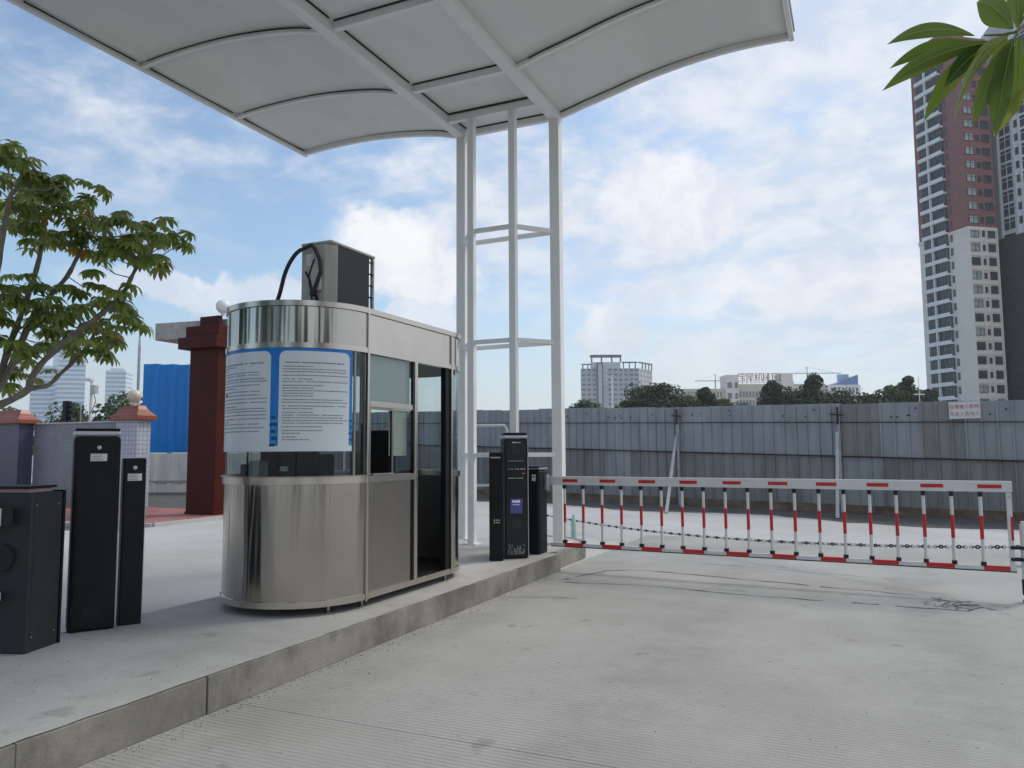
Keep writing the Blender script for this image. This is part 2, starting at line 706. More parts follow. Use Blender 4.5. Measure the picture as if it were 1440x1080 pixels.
MT = dict(
    road=concrete('road_concrete', (.365, .358, .34), (.445, .438, .42), groove=8, stain=(.19, .185, .17), stain_amt=.55),
    yard=concrete('yard_concrete', (.46, .455, .44), (.56, .555, .54), stain=(.30, .29, .27), stain_amt=.5, scale=.35),
    island=concrete('island_concrete', (.42, .41, .39), (.52, .51, .49), stain=(.25, .24, .22), stain_amt=.5, scale=1.3),
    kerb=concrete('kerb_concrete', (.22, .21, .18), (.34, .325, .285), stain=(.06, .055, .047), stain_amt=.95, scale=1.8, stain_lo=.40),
    fence_shade=mat('fence_shade', (.10, .095, .085), .95, var=.35, vscale=2.2, bump=.8, bscale=18),  # shadow at the fence foot put into the colour
    ground=mat('ground_far', (.30, .29, .26), .95, var=.2, vscale=.4),
    seal=mat('bitumen_seal', (.105, .10, .095), .8, var=.5, vscale=9, bump=.5),
    joint=mat('joint_dirt', (.10, .095, .085), .95, var=.3, vscale=6),
    white=mat('white_paint', (.86, .86, .85), .42, var=.04, vscale=2.5, bump=.03),
    whiteg=mat('white_gloss', (.72, .73, .73), .35, var=.05, vscale=4),
    memb=mat('canopy_membrane', (.82, .82, .80), .55, var=.07, vscale=1.1, streak=(1.6, .5, 1), bump=.05, bscale=3),
    shadow_and_dark=mat('shadow_and_dark_parts', (.03, .03, .03), .7, var=.2),  # canopy shadow lines as dark strips; also real slots, rails and clamps
    steel=steel('brushed_steel'),
    steel2=steel('brushed_steel_trim', (.60, .555, .49), .24, .2, .04),
    steelD=steel('dull_steel', (.36, .34, .305), .28, .3, .05),
    glass=glass('booth_glass', (.82, .86, .86)),
    glassD=glass('dark_glass', (.45, .5, .5)),
    frost=mat('frosted_blind', (.60, .63, .61), .5, var=.05, vscale=2, streak=(1, 1, 6)),
    cream=mat('cream_reflection', (.74, .72, .60), .5, var=.06, vscale=4, streak=(14, 14, .5)),  # tone of the reflection in the lower side pane
    dark=mat('dark_interior', (.03, .032, .03), .55, var=.3),
    inside=mat('booth_lining', (.10, .10, .085), .6, var=.15),
    blackp=mat('black_powder_coat', (.006, .007, .009), .46, var=.25, vscale=2.2, bump=.04, bscale=220, spec=.24, col2=(.013, .014, .015)),
    blackg=mat('black_gloss', (.008, .009, .011), .14, var=.2),
    blackr=mat('black_rubber', (.018, .018, .018), .75, var=.3),
    greyp=mat('grey_powder_coat', (.026, .030, .033), .48, var=.15, bump=.05, bscale=200, spec=.3, col2=(.040, .044, .046), vscale=2.5),
    silver=mat('silver_trim', (.55, .55, .58), .33, .85, var=.08),
    pink=mat('pink_pad', (.42, .30, .31), .6, var=.1),
    paper=mat('sticker_paper', (.72, .72, .70), .5, var=.06, vscale=8),
    ink=mat('print_ink', (.10, .10, .11), .7, var=.2),
    inkg=mat('print_grey', (.26, .28, .30), .7, var=.25, vscale=30),
    inkr=mat('print_orange', (.60, .26, .16), .7, var=.1),
    red=mat('red_reflective', (.58, .022, .03), .38, var=.14, vscale=9),
    redp=mat('red_print', (.62, .07, .06), .6, var=.08),
    redl=mat('faded_red_letter', (.48, .20, .19), .6, var=.08),
    alu=mat('white_aluminium', (.70, .71, .71), .36, var=.05, vscale=5),
    blue=mat('poster_blue', (.008, .20, .62), .35, var=.08, vscale=2),
    cyan=mat('poster_cyan', (.02, .38, .60), .35, var=.1),
    navy=mat('poster_navy', (.01, .05, .20), .35, var=.1),
    sheet=mat('poster_white', (.72, .76, .80), .30, var=.03, vscale=2),
    acg=mat('air_unit_grey', (.50, .50, .45), .5, var=.12, vscale=5),
    acd=mat('air_unit_coil', (.055, .053, .052), .7, var=.15, vscale=30, streak=(1, 1, 40)),
    hose=mat('foam_hose', (.045, .042, .048), .8, var=.3, vscale=30),
    fsheet=mat('galvanised_sheet', (.33, .345, .355), .50, .2, var=.20, vscale=1.6, streak=(1.5, 1.5, .35), bump=.05, bscale=8),
    fsheet2=mat('weathered_sheet', (.20, .19, .175), .62, .15, col2=(.33, .335, .33), var=.26, vscale=1.3, streak=(2.0, 2.0, .3), bump=.06, bscale=8),
    frust=mat('rusty_sheet', (.19, .13, .09), .8, var=.5, vscale=2.5),
    fpost=mat('fence_post_steel', (.40, .41, .42), .5, .4, var=.2, vscale=5),
    bluef=mat('blue_sheet', (.005, .21, .62), .38, var=.10, vscale=1.5, streak=(1.5, 1.5, .3)),
    oldw=mat('stained_white_sheet', (.72, .69, .62), .6, var=.2, vscale=2, streak=(3, 3, .4)),
    redt=tiles('dark_red_tiles', (.075, .015, .010), (.066, .013, .009), (.05, .016, .012), .9, .62, .008, .0, .45, .3),
    capt=tiles('terracotta_cap_tiles', (.30, .072, .036), (.25, .06, .03), (.34, .18, .13), .30, .11, .004, .5, .35),
    gtile=tiles('grey_blue_tiles', (.28, .295, .335), (.25, .265, .305), (.09, .09, .11), .135, .062, .005, .0, .3),
    ntile=tiles('navy_tiles', (.085, .095, .15), (.07, .08, .13), (.05, .055, .075), .135, .125, .006, .0, .3),
    wtile=tiles('white_tiles', (.52, .56, .64), (.48, .52, .61), (.16, .17, .2), .135, .125, .006, .0, .3),
    globe=mat('globe_plastic', (.66, .60, .50), .35, var=.08),
    globew=mat('globe_white', (.78, .79, .80), .35, var=.05),
    paver=tiles('red_pavers', (.38, .15, .13), (.31, .12, .11), (.26, .17, .15), .22, .11, .008, .5, .8),
    bark=mat('bark', (.25, .215, .165), .85, var=.3, vscale=9, bump=.6, bscale=25),
    leaf=foliage('umbrella_leaf', (.085, .14, .03), (.175, .25, .052), (.33, .39, .10), .9, .30, .50),
    leafy=mat('yellow_leaf', (.60, .32, .035), .5, var=.35, vscale=9),
    rib=mat('leaf_midrib', (.30, .38, .12), .5, var=.1),
    leafr2=foliage('near_leaf_pale', (.10, .17, .03), (.16, .24, .035), (.26, .32, .05), 2.0, .35),
    leafr=foliage('near_leaf', (.045, .10, .028), (.075, .155, .035), (.16, .24, .04), 2.0, .35),
    tree1=foliage('tree_leaf_dark', (.016, .034, .018), (.032, .062, .028), (.058, .098, .040), .25, .6),
    tree2=foliage('tree_leaf_mid', (.030, .058, .020), (.055, .095, .032), (.10, .145, .045), .25, .6),
    tw_cream=mat('cream_render', (.80, .73, .66), .8, var=.06, vscale=.2),
    tw_red=tiles('brick_red_cladding', (.30, .125, .115), (.28, .115, .107), (.23, .10, .096), 1.2, .4, .01, .5, .7, .1),
    tw_dark=tiles('dark_brick_cladding', (.085, .062, .063), (.078, .057, .058), (.06, .045, .046), 1.2, .4, .01, .5, .7, .1),
    tw_white=mat('white_render', (.80, .80, .79), .7, var=.05, vscale=.2),
    tw_glass=mat('tower_window', (.06, .075, .085), .12, var=.4, vscale=.35),
    tw_glass2=mat('pale_window', (.42, .47, .46), .2, var=.3, vscale=.5),
    tw_frame=mat('window_frame', (.05, .05, .055), .5, var=.2),
    m_wall=mat('pale_concrete', (.55, .555, .57), .8, var=.1, vscale=.1),
    m_win=mat('far_window', (.20, .22, .25), .3, var=.3, vscale=.2),
    m_dark=mat('dark_frame', (.13, .15, .18), .6, var=.2),
    c_wall=mat('cream_far', (.60, .56, .45), .8, var=.08, vscale=.1),
    g_glass=mat('curtain_glass', (.38, .52, .66), .15, var=.1, vscale=.05),
    g_slab=mat('curtain_slab', (.82, .84, .86), .4, var=.05),
    bglass=mat('blue_glass', (.12, .22, .42), .15, var=.2, vscale=.1),
    plastic=mat('green_blue_label', (.22, .50, .62), .4, var=.9, vscale=9, col2=(.50, .66, .40)),
    screen=emis('screen_glow', (.06, .06, .24), .35),
    screenw=emis('screen_text', (.65, .70, .9), .45),
    ledg=emis('led_green', (.25, .55, .15), .7),
    ledr=emis('led_red', (.55, .12, .06), .7),
)

_t = MT['memb'].node_tree
_b = _t.nodes['Principled BSDF']
_b.inputs['Roughness'].default_value = .38
_tl = _t.nodes.new('ShaderNodeBsdfTranslucent')
_tl.inputs[0].default_value = (.80, .81, .78, 1)
_mx = _t.nodes.new('ShaderNodeMixShader')
_mx.inputs[0].default_value = .13
_t.links.new(_b.outputs[0], _mx.inputs[1])
_t.links.new(_tl.outputs[0], _mx.inputs[2])
_t.links.new(_mx.outputs[0], _t.nodes['Material Output'].inputs[0])

# ------------------------------------------------------------------ the setting: ground, road, island
g = MB().add([(-2500, -2500, -.03), (2500, -2500, -.03), (2500, 2500, -.03), (-2500, 2500, -.03)], [(0, 1, 2, 3)])
tag(g.build('ground', MT['ground']), kind='structure')

KX = -3.53
road = MB().add([(-40, -30, -.012), (24, -30, -.012), (24, 34, -.012), (-40, 34, -.012)], [(0, 1, 2, 3)]).build('road', MT['joint'])
tag(road, kind='structure')
ys = [-11.3, -6.3, -1.3, 3.70, 8.7, 13.7]
for i in range(len(ys) - 1):
    for x0, x1 in ((KX - .03, 4.6), (4.6, 12.0)):
        b = MB().bx(x0 + .002, x1 - .002, ys[i] + .002, ys[i + 1] - .002, -.011, 0)
        b.build('concrete_slab', MT['road'], road, bevel=.0015)
for x0, x1, y0, y1 in ((-12.5, 12, 13.7, 23), (-13.4, -5.36, -6.3, 5.2), (-13.4, -5.36, 5.2, 13.7), (-30, -13.4, -6, 10.4), (-5.36, KX - .034, 9.35, 13.7)):
    MB().bx(x0 + .004, x1 - .004, y0 + .004, y1 - .004, -.011, -.001).build('concrete_slab', MT['yard'], road)

# dark strip at the foot of the fence: its shadow painted as colour
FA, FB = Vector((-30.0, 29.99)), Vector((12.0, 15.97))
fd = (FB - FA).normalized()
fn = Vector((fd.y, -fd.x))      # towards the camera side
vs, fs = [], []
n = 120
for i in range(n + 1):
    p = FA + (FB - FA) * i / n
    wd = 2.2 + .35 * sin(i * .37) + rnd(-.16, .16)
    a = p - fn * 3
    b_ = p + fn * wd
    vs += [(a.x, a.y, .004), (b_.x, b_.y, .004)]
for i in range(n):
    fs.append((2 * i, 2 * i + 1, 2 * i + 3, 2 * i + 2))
tag(MB().add(vs, fs).build('fence_shade_strip', MT['fence_shade']), kind='structure')

# sealed induction loop cut in the road, with a few cracks
lp = MB()


def ribbon(mb, pts, w0, z=.004, jag=.02):
    out = []
    for i in range(len(pts) - 1):
        a, b2 = Vector(pts[i]), Vector(pts[i + 1])
        k = max(2, int((b2 - a).length / .12))
        for j in range(k):
            out.append(a.lerp(b2, j / k))
    out.append(Vector(pts[-1]))
    out = [p + Vector((rnd(-jag, jag), rnd(-jag, jag))) for p in out]
    vs, fs = [], []
    for i, p in enumerate(out):
        d = (out[min(i + 1, len(out) - 1)] - out[max(i - 1, 0)]).normalized()
        s = Vector((-d.y, d.x)) * w0 * rnd(.35, 1.3) / 2
        vs += [(p.x + s.x, p.y + s.y, z), (p.x - s.x, p.y - s.y, z)]
    for i in range(len(out) - 1):
        if random.random() < .88:
            fs.append((2 * i, 2 * i + 1, 2 * i + 3, 2 * i + 2))
    mb.add(vs, fs)


ribbon(lp, [(-3.3, 8.55), (-3.0, 9.5), (-2.6, 9.72), (-1.2, 9.45), (.45, 9.12), (.95, 8.72)], .024)
ribbon(lp, [(-3.2, 8.5), (-2.3, 8.62), (-.9, 8.45), (.1, 8.45), (.85, 8.42), (1.0, 8.72)], .024)
for k in range(70):
    x, y = .80 + random.gauss(0, .16), 8.72 + random.gauss(0, .12)
    ribbon(lp, [(x, y), (x + rnd(-.05, .05), y + rnd(-.02, .02)), (x + rnd(-.09, .09), y + rnd(-.04, .04))], .014, .0045 + k * .00003, .008)
for pts in ([(-1.7, 8.55), (-1.5, 8.7), (-1.2, 8.7)], [(-2.0, 10.6), (-.6, 10.3), (.8, 10.05)], [(-3.4, 7.4), (-3.0, 7.6), (-2.7, 7.6)]):
    ribbon(lp, pts, .012)
tag(lp.build('sealed_loop_cut', MT['seal']), kind='structure')

# traffic island: concrete segments with separate kerb faces
isl = MB().bx(-5.30, KX - .2, -6.4, 10.1, -.01, .12).build('traffic_island', MT['joint'])
tag(isl, kind='structure')


def island_seg(y0, y1, x1, nose=False):
    if nose:
        pl = [(-5.4, y0), (x1 - .08, y0)]
        pl += [(-4.48 + (x1 - .08 + 4.48) * cos(a), 10.35 + .75 * sin(a)) for a in [R(k) for k in range(0, 91, 10)]]
        pl += [(-4.48 - .92 * sin(a), 10.35 + .75 * cos(a)) for a in [R(k) for k in range(10, 91, 10)]]
        b = MB().prism(pl, 0, ZP - .006)
        o = b.build('island_top', MT['island'], isl, bevel=.012)
        pl2 = [(x1 - .08, y0), (x1, y0)]
        pl2 += [(-4.48 + (x1 + 4.48) * cos(a), 10.35 + .83 * sin(a)) for a in [R(k) for k in range(0, 91, 10)]]
        pl2 += [(-4.48 + (x1 - .08 + 4.48) * cos(a), 10.35 + .75 * sin(a)) for a in [R(k) for k in range(90, -1, -10)]]
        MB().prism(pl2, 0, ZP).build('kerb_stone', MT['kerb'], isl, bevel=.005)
        return
    MB().bx(-5.4, x1 - .08, y0 + .003, y1 - .003, 0, ZP).build('island_top', MT['island'], isl, bevel=.014)


for y0, y1 in ((-6.5, 9.27),):
    island_seg(y0, y1, KX)
island_seg(9.30, 10.4, -3.62, True)
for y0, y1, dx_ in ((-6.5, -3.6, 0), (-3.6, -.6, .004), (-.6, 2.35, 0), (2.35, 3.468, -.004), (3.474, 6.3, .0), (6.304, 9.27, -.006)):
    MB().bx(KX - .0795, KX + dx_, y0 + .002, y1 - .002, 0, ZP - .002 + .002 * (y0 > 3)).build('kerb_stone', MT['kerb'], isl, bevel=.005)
# a skin of the same screed runs over the kerb top
vs, fs = [], []
yy = [-6.5 + .1 * i for i in range(158)]
for y in yy:
    vs += [(KX - .12, y, ZP + .003), (KX - .012 + rnd(-.012, .004), y, ZP + .0035)]
for i in range(len(yy) - 1):
    fs.append((2 * i, 2 * i + 1, 2 * i + 3, 2 * i + 2))
MB().add(vs, fs).build('screed_edge', MT['island'], isl)

# grit swept against the kerb and scattered over the road
gr = MB()
for k in range(1500):
    if k < 950:
        x, y = KX + .008 + abs(random.gauss(0, .07)), rnd(.5, 9.2)
    elif k < 1150:
        x, y = rnd(-5.3, KX - .1), rnd(2.0, 9.0)
    else:
        x, y = rnd(KX, 3.0), rnd(1.8, 9.5)
    z_ = ZP if x < KX else 0
    q = rnd(.002, .0055) * (1.5 if random.random() < .08 else 1)
    a_ = rnd(0, 6.28)
    vs = [(x + q * cos(a_ + t_) * rnd(.7, 1.3), y + q * sin(a_ + t_) * rnd(.7, 1.3), z_) for t_ in (0, 1.57, 3.14, 4.71)] + [(x, y, z_ + q * rnd(.6, 1.1))]
    gr.add(vs, [(0, 1, 4), (1, 2, 4), (2, 3, 4), (3, 0, 4)])
tag(gr.build('grit', mat('grit', (.12, .11, .095), .9, var=.5, vscale=40)), 'loose grit scattered along the kerb and road', 'grit', kind='stuff')

# red paved strip with its edging by the gate
pv = MB().prism([(-30, 12.9), (-15, 11.1), (-13.45, 11.6), (-13.45, 14.9), (-19, 15.2), (-30, 15.2)], -.01, .05).build('paved_strip', MT['paver'])
tag(pv, kind='structure')
MB().bar((-30, 12.83, .03), (-15, 11.03, .03), .12, .09).bar((-15, 11.03, .03), (-13.38, 11.55, .03), .12, .09).bar((-13.38, 11.55, .03), (-13.38, 14.8, .03), .12, .09).build('edging', MT['yard'], pv)

# ------------------------------------------------------------------ canopy
BL, BR = -5.50, -3.94
YE, YS = 10.40, -2.2
can = thing('canopy', 'white curved canopy roof with steel ribs over the traffic island', 'canopy', (-4.72, 10.0, ZP))
profR = [(0, 6.43), (.37, 6.525), (.75, 6.61), (1.27, 6.735), (1.78, 6.825), (2.3, 6.885), (2.8, 6.905), (3.31, 6.895)]
profL = [(0, 6.43), (.4, 6.53), (.8, 6.60), (1.25, 6.655), (1.7, 6.69), (2.2, 6.70), (2.7, 6.69), (3.12, 6.665)]


def catm(pr, n=18):
    out = []
    xs = [p[0] for p in pr]
    for i in range(n + 1):
        x = xs[-1] * i / n
        j = max(k for k in range(len(xs)) if xs[k] <= x + 1e-9)
        j = min(j, len(xs) - 2)
        p0, p1, p2, p3 = pr[max(j - 1, 0)], pr[j], pr[j + 1], pr[min(j + 2, len(pr) - 1)]
        t = (x - p1[0]) / (p2[0] - p1[0])
        z = .5 * (2 * p1[1] + (p2[1] - p0[1]) * t + (2 * p0[1] - 5 * p1[1] + 4 * p2[1] - p3[1]) * t * t + (3 * p1[1] - p0[1] - 3 * p2[1] + p3[1]) * t ** 3)
        out.append((x, z))
    return out


PR, PL = catm(profR), catm(profL)
for x in (BL, BR):
    MB().bx(x - .075, x + .075, YS, YE + .02, 6.385, 6.55).build('beam', MT['white'], can, bevel=.006)
ribs = [YE - .03, 8.74, 7.0, 5.26, 3.52, 1.78, .04, -1.7]
for i, y in enumerate(ribs):
    yc = y if i else YE - .035
    MB().bx(BL + .075, BR - .075, yc - .04, yc + .04, 6.425, 6.53).build('cross_beam', MT['white'], can, bevel=.004)
    MB().bx(BL + .10, BR - .10, yc - .056, yc - .041, 6.515, 6.533).build('shadow_and_dark', MT['shadow_and_dark'], can)  # shadow line between beam and membrane, put in as a dark strip
    for sg, pr, x0 in ((1, PR, BR + .075), (-1, PL, BL - .075)):
        k = (pr[-1][0] - .075) / pr[-1][0]
        hh = .085 if i == 0 else .05
        vs, fs = [], []
        for s, z in pr:
            x = x0 + sg * s * k
            for yy_, zz in ((yc - .03, z), (yc + .03, z), (yc + .03, z + hh), (yc - .03, z + hh)):
                vs.append((x, yy_, zz))
        for j in range(len(pr) - 1):
            for q in range(4):
                a, b_ = j * 4 + q, j * 4 + (q + 1) % 4
                fs.append((a, b_, b_ + 4, a + 4))
        fs += [(0, 1, 2, 3), tuple((len(pr) - 1) * 4 + q for q in (3, 2, 1, 0))]
        MB().add(vs, fs).build('rib', MT['white'], can, smooth=True)
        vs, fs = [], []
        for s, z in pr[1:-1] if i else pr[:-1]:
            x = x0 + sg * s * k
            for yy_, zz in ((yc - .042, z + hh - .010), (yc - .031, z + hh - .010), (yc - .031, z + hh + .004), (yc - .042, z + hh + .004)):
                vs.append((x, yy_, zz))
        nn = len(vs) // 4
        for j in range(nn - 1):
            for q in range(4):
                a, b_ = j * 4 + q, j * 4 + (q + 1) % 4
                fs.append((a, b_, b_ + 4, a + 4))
        MB().add(vs, fs).build('shadow_and_dark', MT['shadow_and_dark'], can)  # shadow line along the rib, built as a dark strip
MB().bx(BL + .075, BR - .075, 9.72, 9.80, 6.40, 6.53).build('cross_beam', MT['white'], can, bevel=.004)
MB().bx(BL + .10, BR - .10, 9.70, 9.718, 6.505, 6.533).build('shadow_and_dark', MT['shadow_and_dark'], can)
edge_r = BR + PR[-1][0]
edge_l = BL - PL[-1][0]
MB().bx(edge_r - .03, edge_r + .035, YS, YE + .01, PR[-1][1] - .01, PR[-1][1] + .10).build('edge_beam', MT['white'], can, bevel=.005)
MB().bx(edge_l - .035, edge_l + .03, YS, YE + .01, PL[-1][1] - .015, PL[-1][1] + .09).build('edge_beam', MT['white'], can, bevel=.005)
MB().bx(edge_r + .036, edge_r + .055, YS, YE - .1, PR[-1][1] + .06, PR[-1][1] + .12).build('edge_trim', MT['silver'], can)
yr = [YE + .0] + ribs[1:] + [YS]
for j in range(len(yr) - 1):
    y1, y0 = yr[j], yr[j + 1]
    # shadow lines inside beams and outer edge, put in as dark strips
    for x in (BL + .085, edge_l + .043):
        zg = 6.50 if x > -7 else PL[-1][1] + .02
        MB().bx(x - .008, x + .008, y0 + .12, y1 - .12, zg + .014, zg + .03).build('shadow_and_dark', MT['shadow_and_dark'], can)
    vs = []
    for (x, y) in ((BL, y0), (BR, y0), (BR, y1), (BL, y1)):
        vs.append((x, y, 6.532))
    MB().add(vs + [(x, y, 6.545) for x, y, z in vs], [(3, 2, 1, 0), (4, 5, 6, 7), (0, 1, 5, 4), (1, 2, 6, 5), (2, 3, 7, 6), (3, 0, 4, 7)]).build('membrane_panel', MT['memb'], can)
    for sg, pr, x0 in ((1, PR, BR), (-1, PL, BL)):
        vs, fs = [], []
        m = 6
        for s, z in pr:
            for q in range(m + 1):
                t = q / m
                sag = -.012 * sin(pi * t)
                vs.append((x0 + sg * s, y0 + (y1 - y0) * t, z + .052 + sag + (.035 if (j == 0 and t > .9) else 0)))
        for a in range(len(pr) - 1):
            for q in range(m):
                i0 = a * (m + 1) + q
                fs.append((i0, i0 + 1, i0 + m + 2, i0 + m + 1))
        o = MB().add(vs, fs).build('membrane_panel', MT['memb'], can, smooth=True)
        so_ = o.modifiers.new('thick', 'SOLIDIFY')
        so_.thickness = .006
        so_.offset = 0

# lattice column that carries the canopy
P1, P2_, P3, P4 = (-5.50, 10.33), (-5.05, 9.76), (-4.39, 9.76), (-3.94, 10.30)
for (x, y), sz, zt in ((P1, .15, 6.385), (P4, .15, 6.385), (P2_, .10, 6.40), (P3, .10, 6.40)):
    MB().bx(x - sz / 2, x + sz / 2, y - sz / 2, y + sz / 2, ZP + .012, zt).build('post', MT['white'], can, bevel=.006)
    MB().bx(x - sz / 2 - .06, x + sz / 2 + .06, y - sz / 2 - .06, y + sz / 2 + .06, ZP - .004, ZP + .012).build('base_plate', MT['white'], can)
for z in (4.70, 3.07, 1.46):
    q = [P1, P2_, P3, P4]
    for i in range(4):
        a, b_ = Vector((*q[i], z)), Vector((*q[(i + 1) % 4], z))
        d = (b_ - a).normalized()
        MB().bar(a + d * .05, b_ - d * .05, .06, .06).build('tie_bar', MT['white'], can, bevel=.004)
MB().bar((P1[0] + .02, P1[1], 6.32), (P2_[0] + .0, P2_[1] + .02, 6.40), .05, .05).build('tie_bar', MT['white'], can)

# ------------------------------------------------------------------ ticket booth
CX, RB, Y0, Y1 = -4.51, .66, 5.48, 6.97
booth = thing('ticket_booth', 'stainless steel guard booth with rounded ends, glass windows and an open doorway', 'booth', (CX, 6.2, ZP))


def arc_near(r, a0=180, a1=360, n=40):
    return [((CX + r * cos(R(a)), Y0 + r * sin(R(a))), (cos(R(a)), sin(R(a)))) for a in [a0 + (a1 - a0) * i / n for i in range(n + 1)]]


def arc_far(r, a0=0, a1=180, n=30):
    return [((CX + r * cos(R(a)), Y1 + r * sin(R(a))), (cos(R(a)), sin(R(a)))) for a in [a0 + (a1 - a0) * i / n for i in range(n + 1)]]


def seg(mb, pn, t, z0, z1, closed=False, mi=0):
    return mb.wall([p[0] for p in pn], [p[1] for p in pn], t, z0, z1, closed, mi)


def right_side(r, y0, y1):
    return [((CX + r, y0), (1, 0)), ((CX + r, y1), (1, 0))]


def left_side(r, y0, y1):
    return [((CX - r, y1), (-1, 0)), ((CX - r, y0), (-1, 0))]


def ring(r, t, z0, z1, name, m):
    return seg(MB(), arc_near(r) + arc_far(r), t, z0, z1, True).build(name, m, booth, smooth=True)


for x, y in ((CX - .45, 5.15), (CX + .5, 5.20), (CX + .60, 5.52), (CX + .6, 6.95), (CX - .6, 6.95), (CX - .6, 5.5)):
    MB().lathe([(.035, 0), (.035, .012), (.015, .016), (.015, .075)], (x, y, ZP), 10).build('foot', MT['steelD'], booth)
ring(.672, .04, .285, .335, 'base_rim', MT['steel2'])
pl = [p[0] for p in arc_near(.63)] + [p[0] for p in arc_far(.63)]
MB().prism(pl, .295, .325).build('floor', MT['dark'], booth)
DOOR0, DOOR1 = 6.29, 6.92
seg(MB(), arc_near(.66, 180, 359.2), .02, .335, 1.255).build('lower_panel', MT['steel'], booth, smooth=True)
seg(MB(), right_side(.658, 5.50, 6.235), .02, .335, 1.255).build('lower_panel', MT['steelD'], booth)
seg(MB(), arc_far(.66, 1.5, 180), .02, .335, 1.255).build('lower_panel', MT['steel'], booth, smooth=True)
seg(MB(), left_side(.66, Y0 + .01, Y1 - .01), .02, .335, 1.255).build('lower_panel', MT['steel'], booth)
# inner lining
seg(MB(), arc_near(.625, 182, 357) , .01, .335, 1.25).build('lining', MT['inside'], booth, smooth=True)
seg(MB(), arc_far(.625, 5, 180) + left_side(.625, Y0, Y1), .01, .335, 1.25).build('lining', MT['inside'], booth, smooth=True)
# sill rim (interrupted at the door)
seg(MB(), [((CX + .676, 5.50), (1, 0))][:0] + arc_far(.676, 0, 180) + arc_near(.676, 180, 360) + [((CX + .676, 6.24), (1, 0))], .06, 1.257, 1.315).build('sill', MT['steel2'], booth, smooth=True)
seg(MB(), arc_near(.69, 180, 360), .03, 1.315, 1.325).build('sill_lip', MT['steelD'], booth, smooth=True)
# head and fascia
ring(.676, .05, 2.365, 2.41, 'head_rim', MT['steel2'])
seg(MB(), arc_near(.664, 180, 359.5), .02, 2.412, 2.708).build('fascia', MT['steel'], booth, smooth=True)
seg(MB(), right_side(.664, 5.50, 6.955), .02, 2.412, 2.708).build('fascia', MT['steel2'], booth)
seg(MB(), arc_far(.664, 1, 180), .02, 2.412, 2.708).build('fascia', MT['steel'], booth, smooth=True)
seg(MB(), left_side(.664, Y0 + .01, Y1 - .01), .02, 2.412, 2.708).build('fascia', MT['steel'], booth)
ring(.682, .05, 2.71, 2.755, 'roof_rim', MT['steel2'])
MB().prism([p[0] for p in arc_near(.64)] + [p[0] for p in arc_far(.64)], 2.715, 2.745).build('roof', MT['steelD'], booth)
MB().prism([p[0] for p in arc_near(.625)] + [p[0] for p in arc_far(.625)], 2.372, 2.40).build('ceiling', MT['inside'], booth)
# posts
for x, y, z0, z1, m, sx, sy in ((CX + .665, 5.485, .27, 2.72, 'steel2', .03, .028), (CX + .665, 6.965, .29, 2.72, 'steel2', .03, .03), (CX - .665, 5.48, .29, 2.72, 'steel2', .03, .03), (CX - .665, 6.97, .29, 2.72, 'steel2', .03, .03), (CX + .655, 6.262, .335, 2.365, 'steel2', .05, .05)):
    MB().bx(x - sx / 2, x + sx / 2, y - sy / 2, y + sy / 2, z0, z1).build('post', MT[m], booth, bevel=.004)
MB().bx(CX + .60, CX + .64, 5.46, 5.52, 1.315, 2.365).build('post', MT['steelD'], booth)
MB().bx(CX + .645, CX + .672, 6.215, 6.237, .335, 2.365).build('post', MT['blackg'], booth)
a = R(348)
MB().tube([(CX + .645 * cos(a), Y0 + .645 * sin(a), 1.315), (CX + .645 * cos(a), Y0 + .645 * sin(a), 2.365)], .012, 8).build('post', MT['steelD'], booth)
# doorway: dark sliding leaf parked at the far side, threshold
MB().bx(CX + .60, CX + .66, 6.86, 6.945, .33, 2.365).build('door_jamb', MT['blackp'], booth, bevel=.004)
dl = MB().bx(CX + .585, CX + .598, 6.90, 7.0, .34, 2.36).build('door_leaf', MT['glassD'], booth)
MB().bx(CX + .655, CX + .68, 6.845, 6.865, 1.50, 1.62).build('door_handle', MT['blackr'], booth, bevel=.004)
MB().bx(CX + .56, CX + .668, DOOR0, DOOR1, .326, .338).build('threshold', MT['steelD'], booth)
MB().bx(CX + .652, CX + .682, 6.238, 6.287, 1.19, 1.30).build('latch', MT['steelD'], booth, bevel=.003)
# glazing
seg(MB(), arc_near(.652, 181, 359), .006, 1.325, 2.365).build('window', MT['glass'], booth, smooth=True)
seg(MB(), arc_far(.652, 3, 179), .006, 1.315, 2.365).build('window', MT['glass'], booth, smooth=True)
seg(MB(), left_side(.652, Y0 + .02, Y1 - .02), .006, 1.315, 2.365).build('window', MT['glass'], booth)
XW = CX + .65
MB().bx(XW - .02, XW + .018, 5.52, 6.215, 1.905, 1.955).build('transom', MT['steel2'], booth, bevel=.003)
wn = MB().bx(XW - .004, XW, 5.53, 6.21, 1.955, 2.36).build('window', MT['glass'], booth)
MB().bx(XW - .03, XW - .022, 5.53, 6.21, 1.95, 2.36).build('blind_and_reflection', MT['frost'], wn)
wn = MB().bx(XW - .004, XW, 5.90, 6.21, 1.32, 1.905).build('window', MT['glass'], booth)
MB().bx(XW - .05, XW - .04, 5.91, 6.20, 1.48, 1.90).build('blind_and_reflection', MT['cream'], wn)  # cream reflection in the lower pane, put in as a coloured sheet
MB().bx(XW - .012, XW + .010, 5.872, 5.90, 1.318, 1.905).bx(XW - .012, XW + .010, 5.525, 5.545, 1.318, 1.905).bx(XW - .012, XW + .010, 5.545, 5.872, 1.885, 1.905).build('sliding_frame', MT['steelD'], booth)
MB().bx(XW - .09, XW + .04, 5.55, 5.87, 1.318, 1.33).build('counter', MT['steel2'], booth, bevel=.003)
# roof ridge seam
MB().bx(CX + .55, CX + .60, 5.4, 7.0, 2.746, 2.765).build('roof_seam', MT['steel2'], booth)

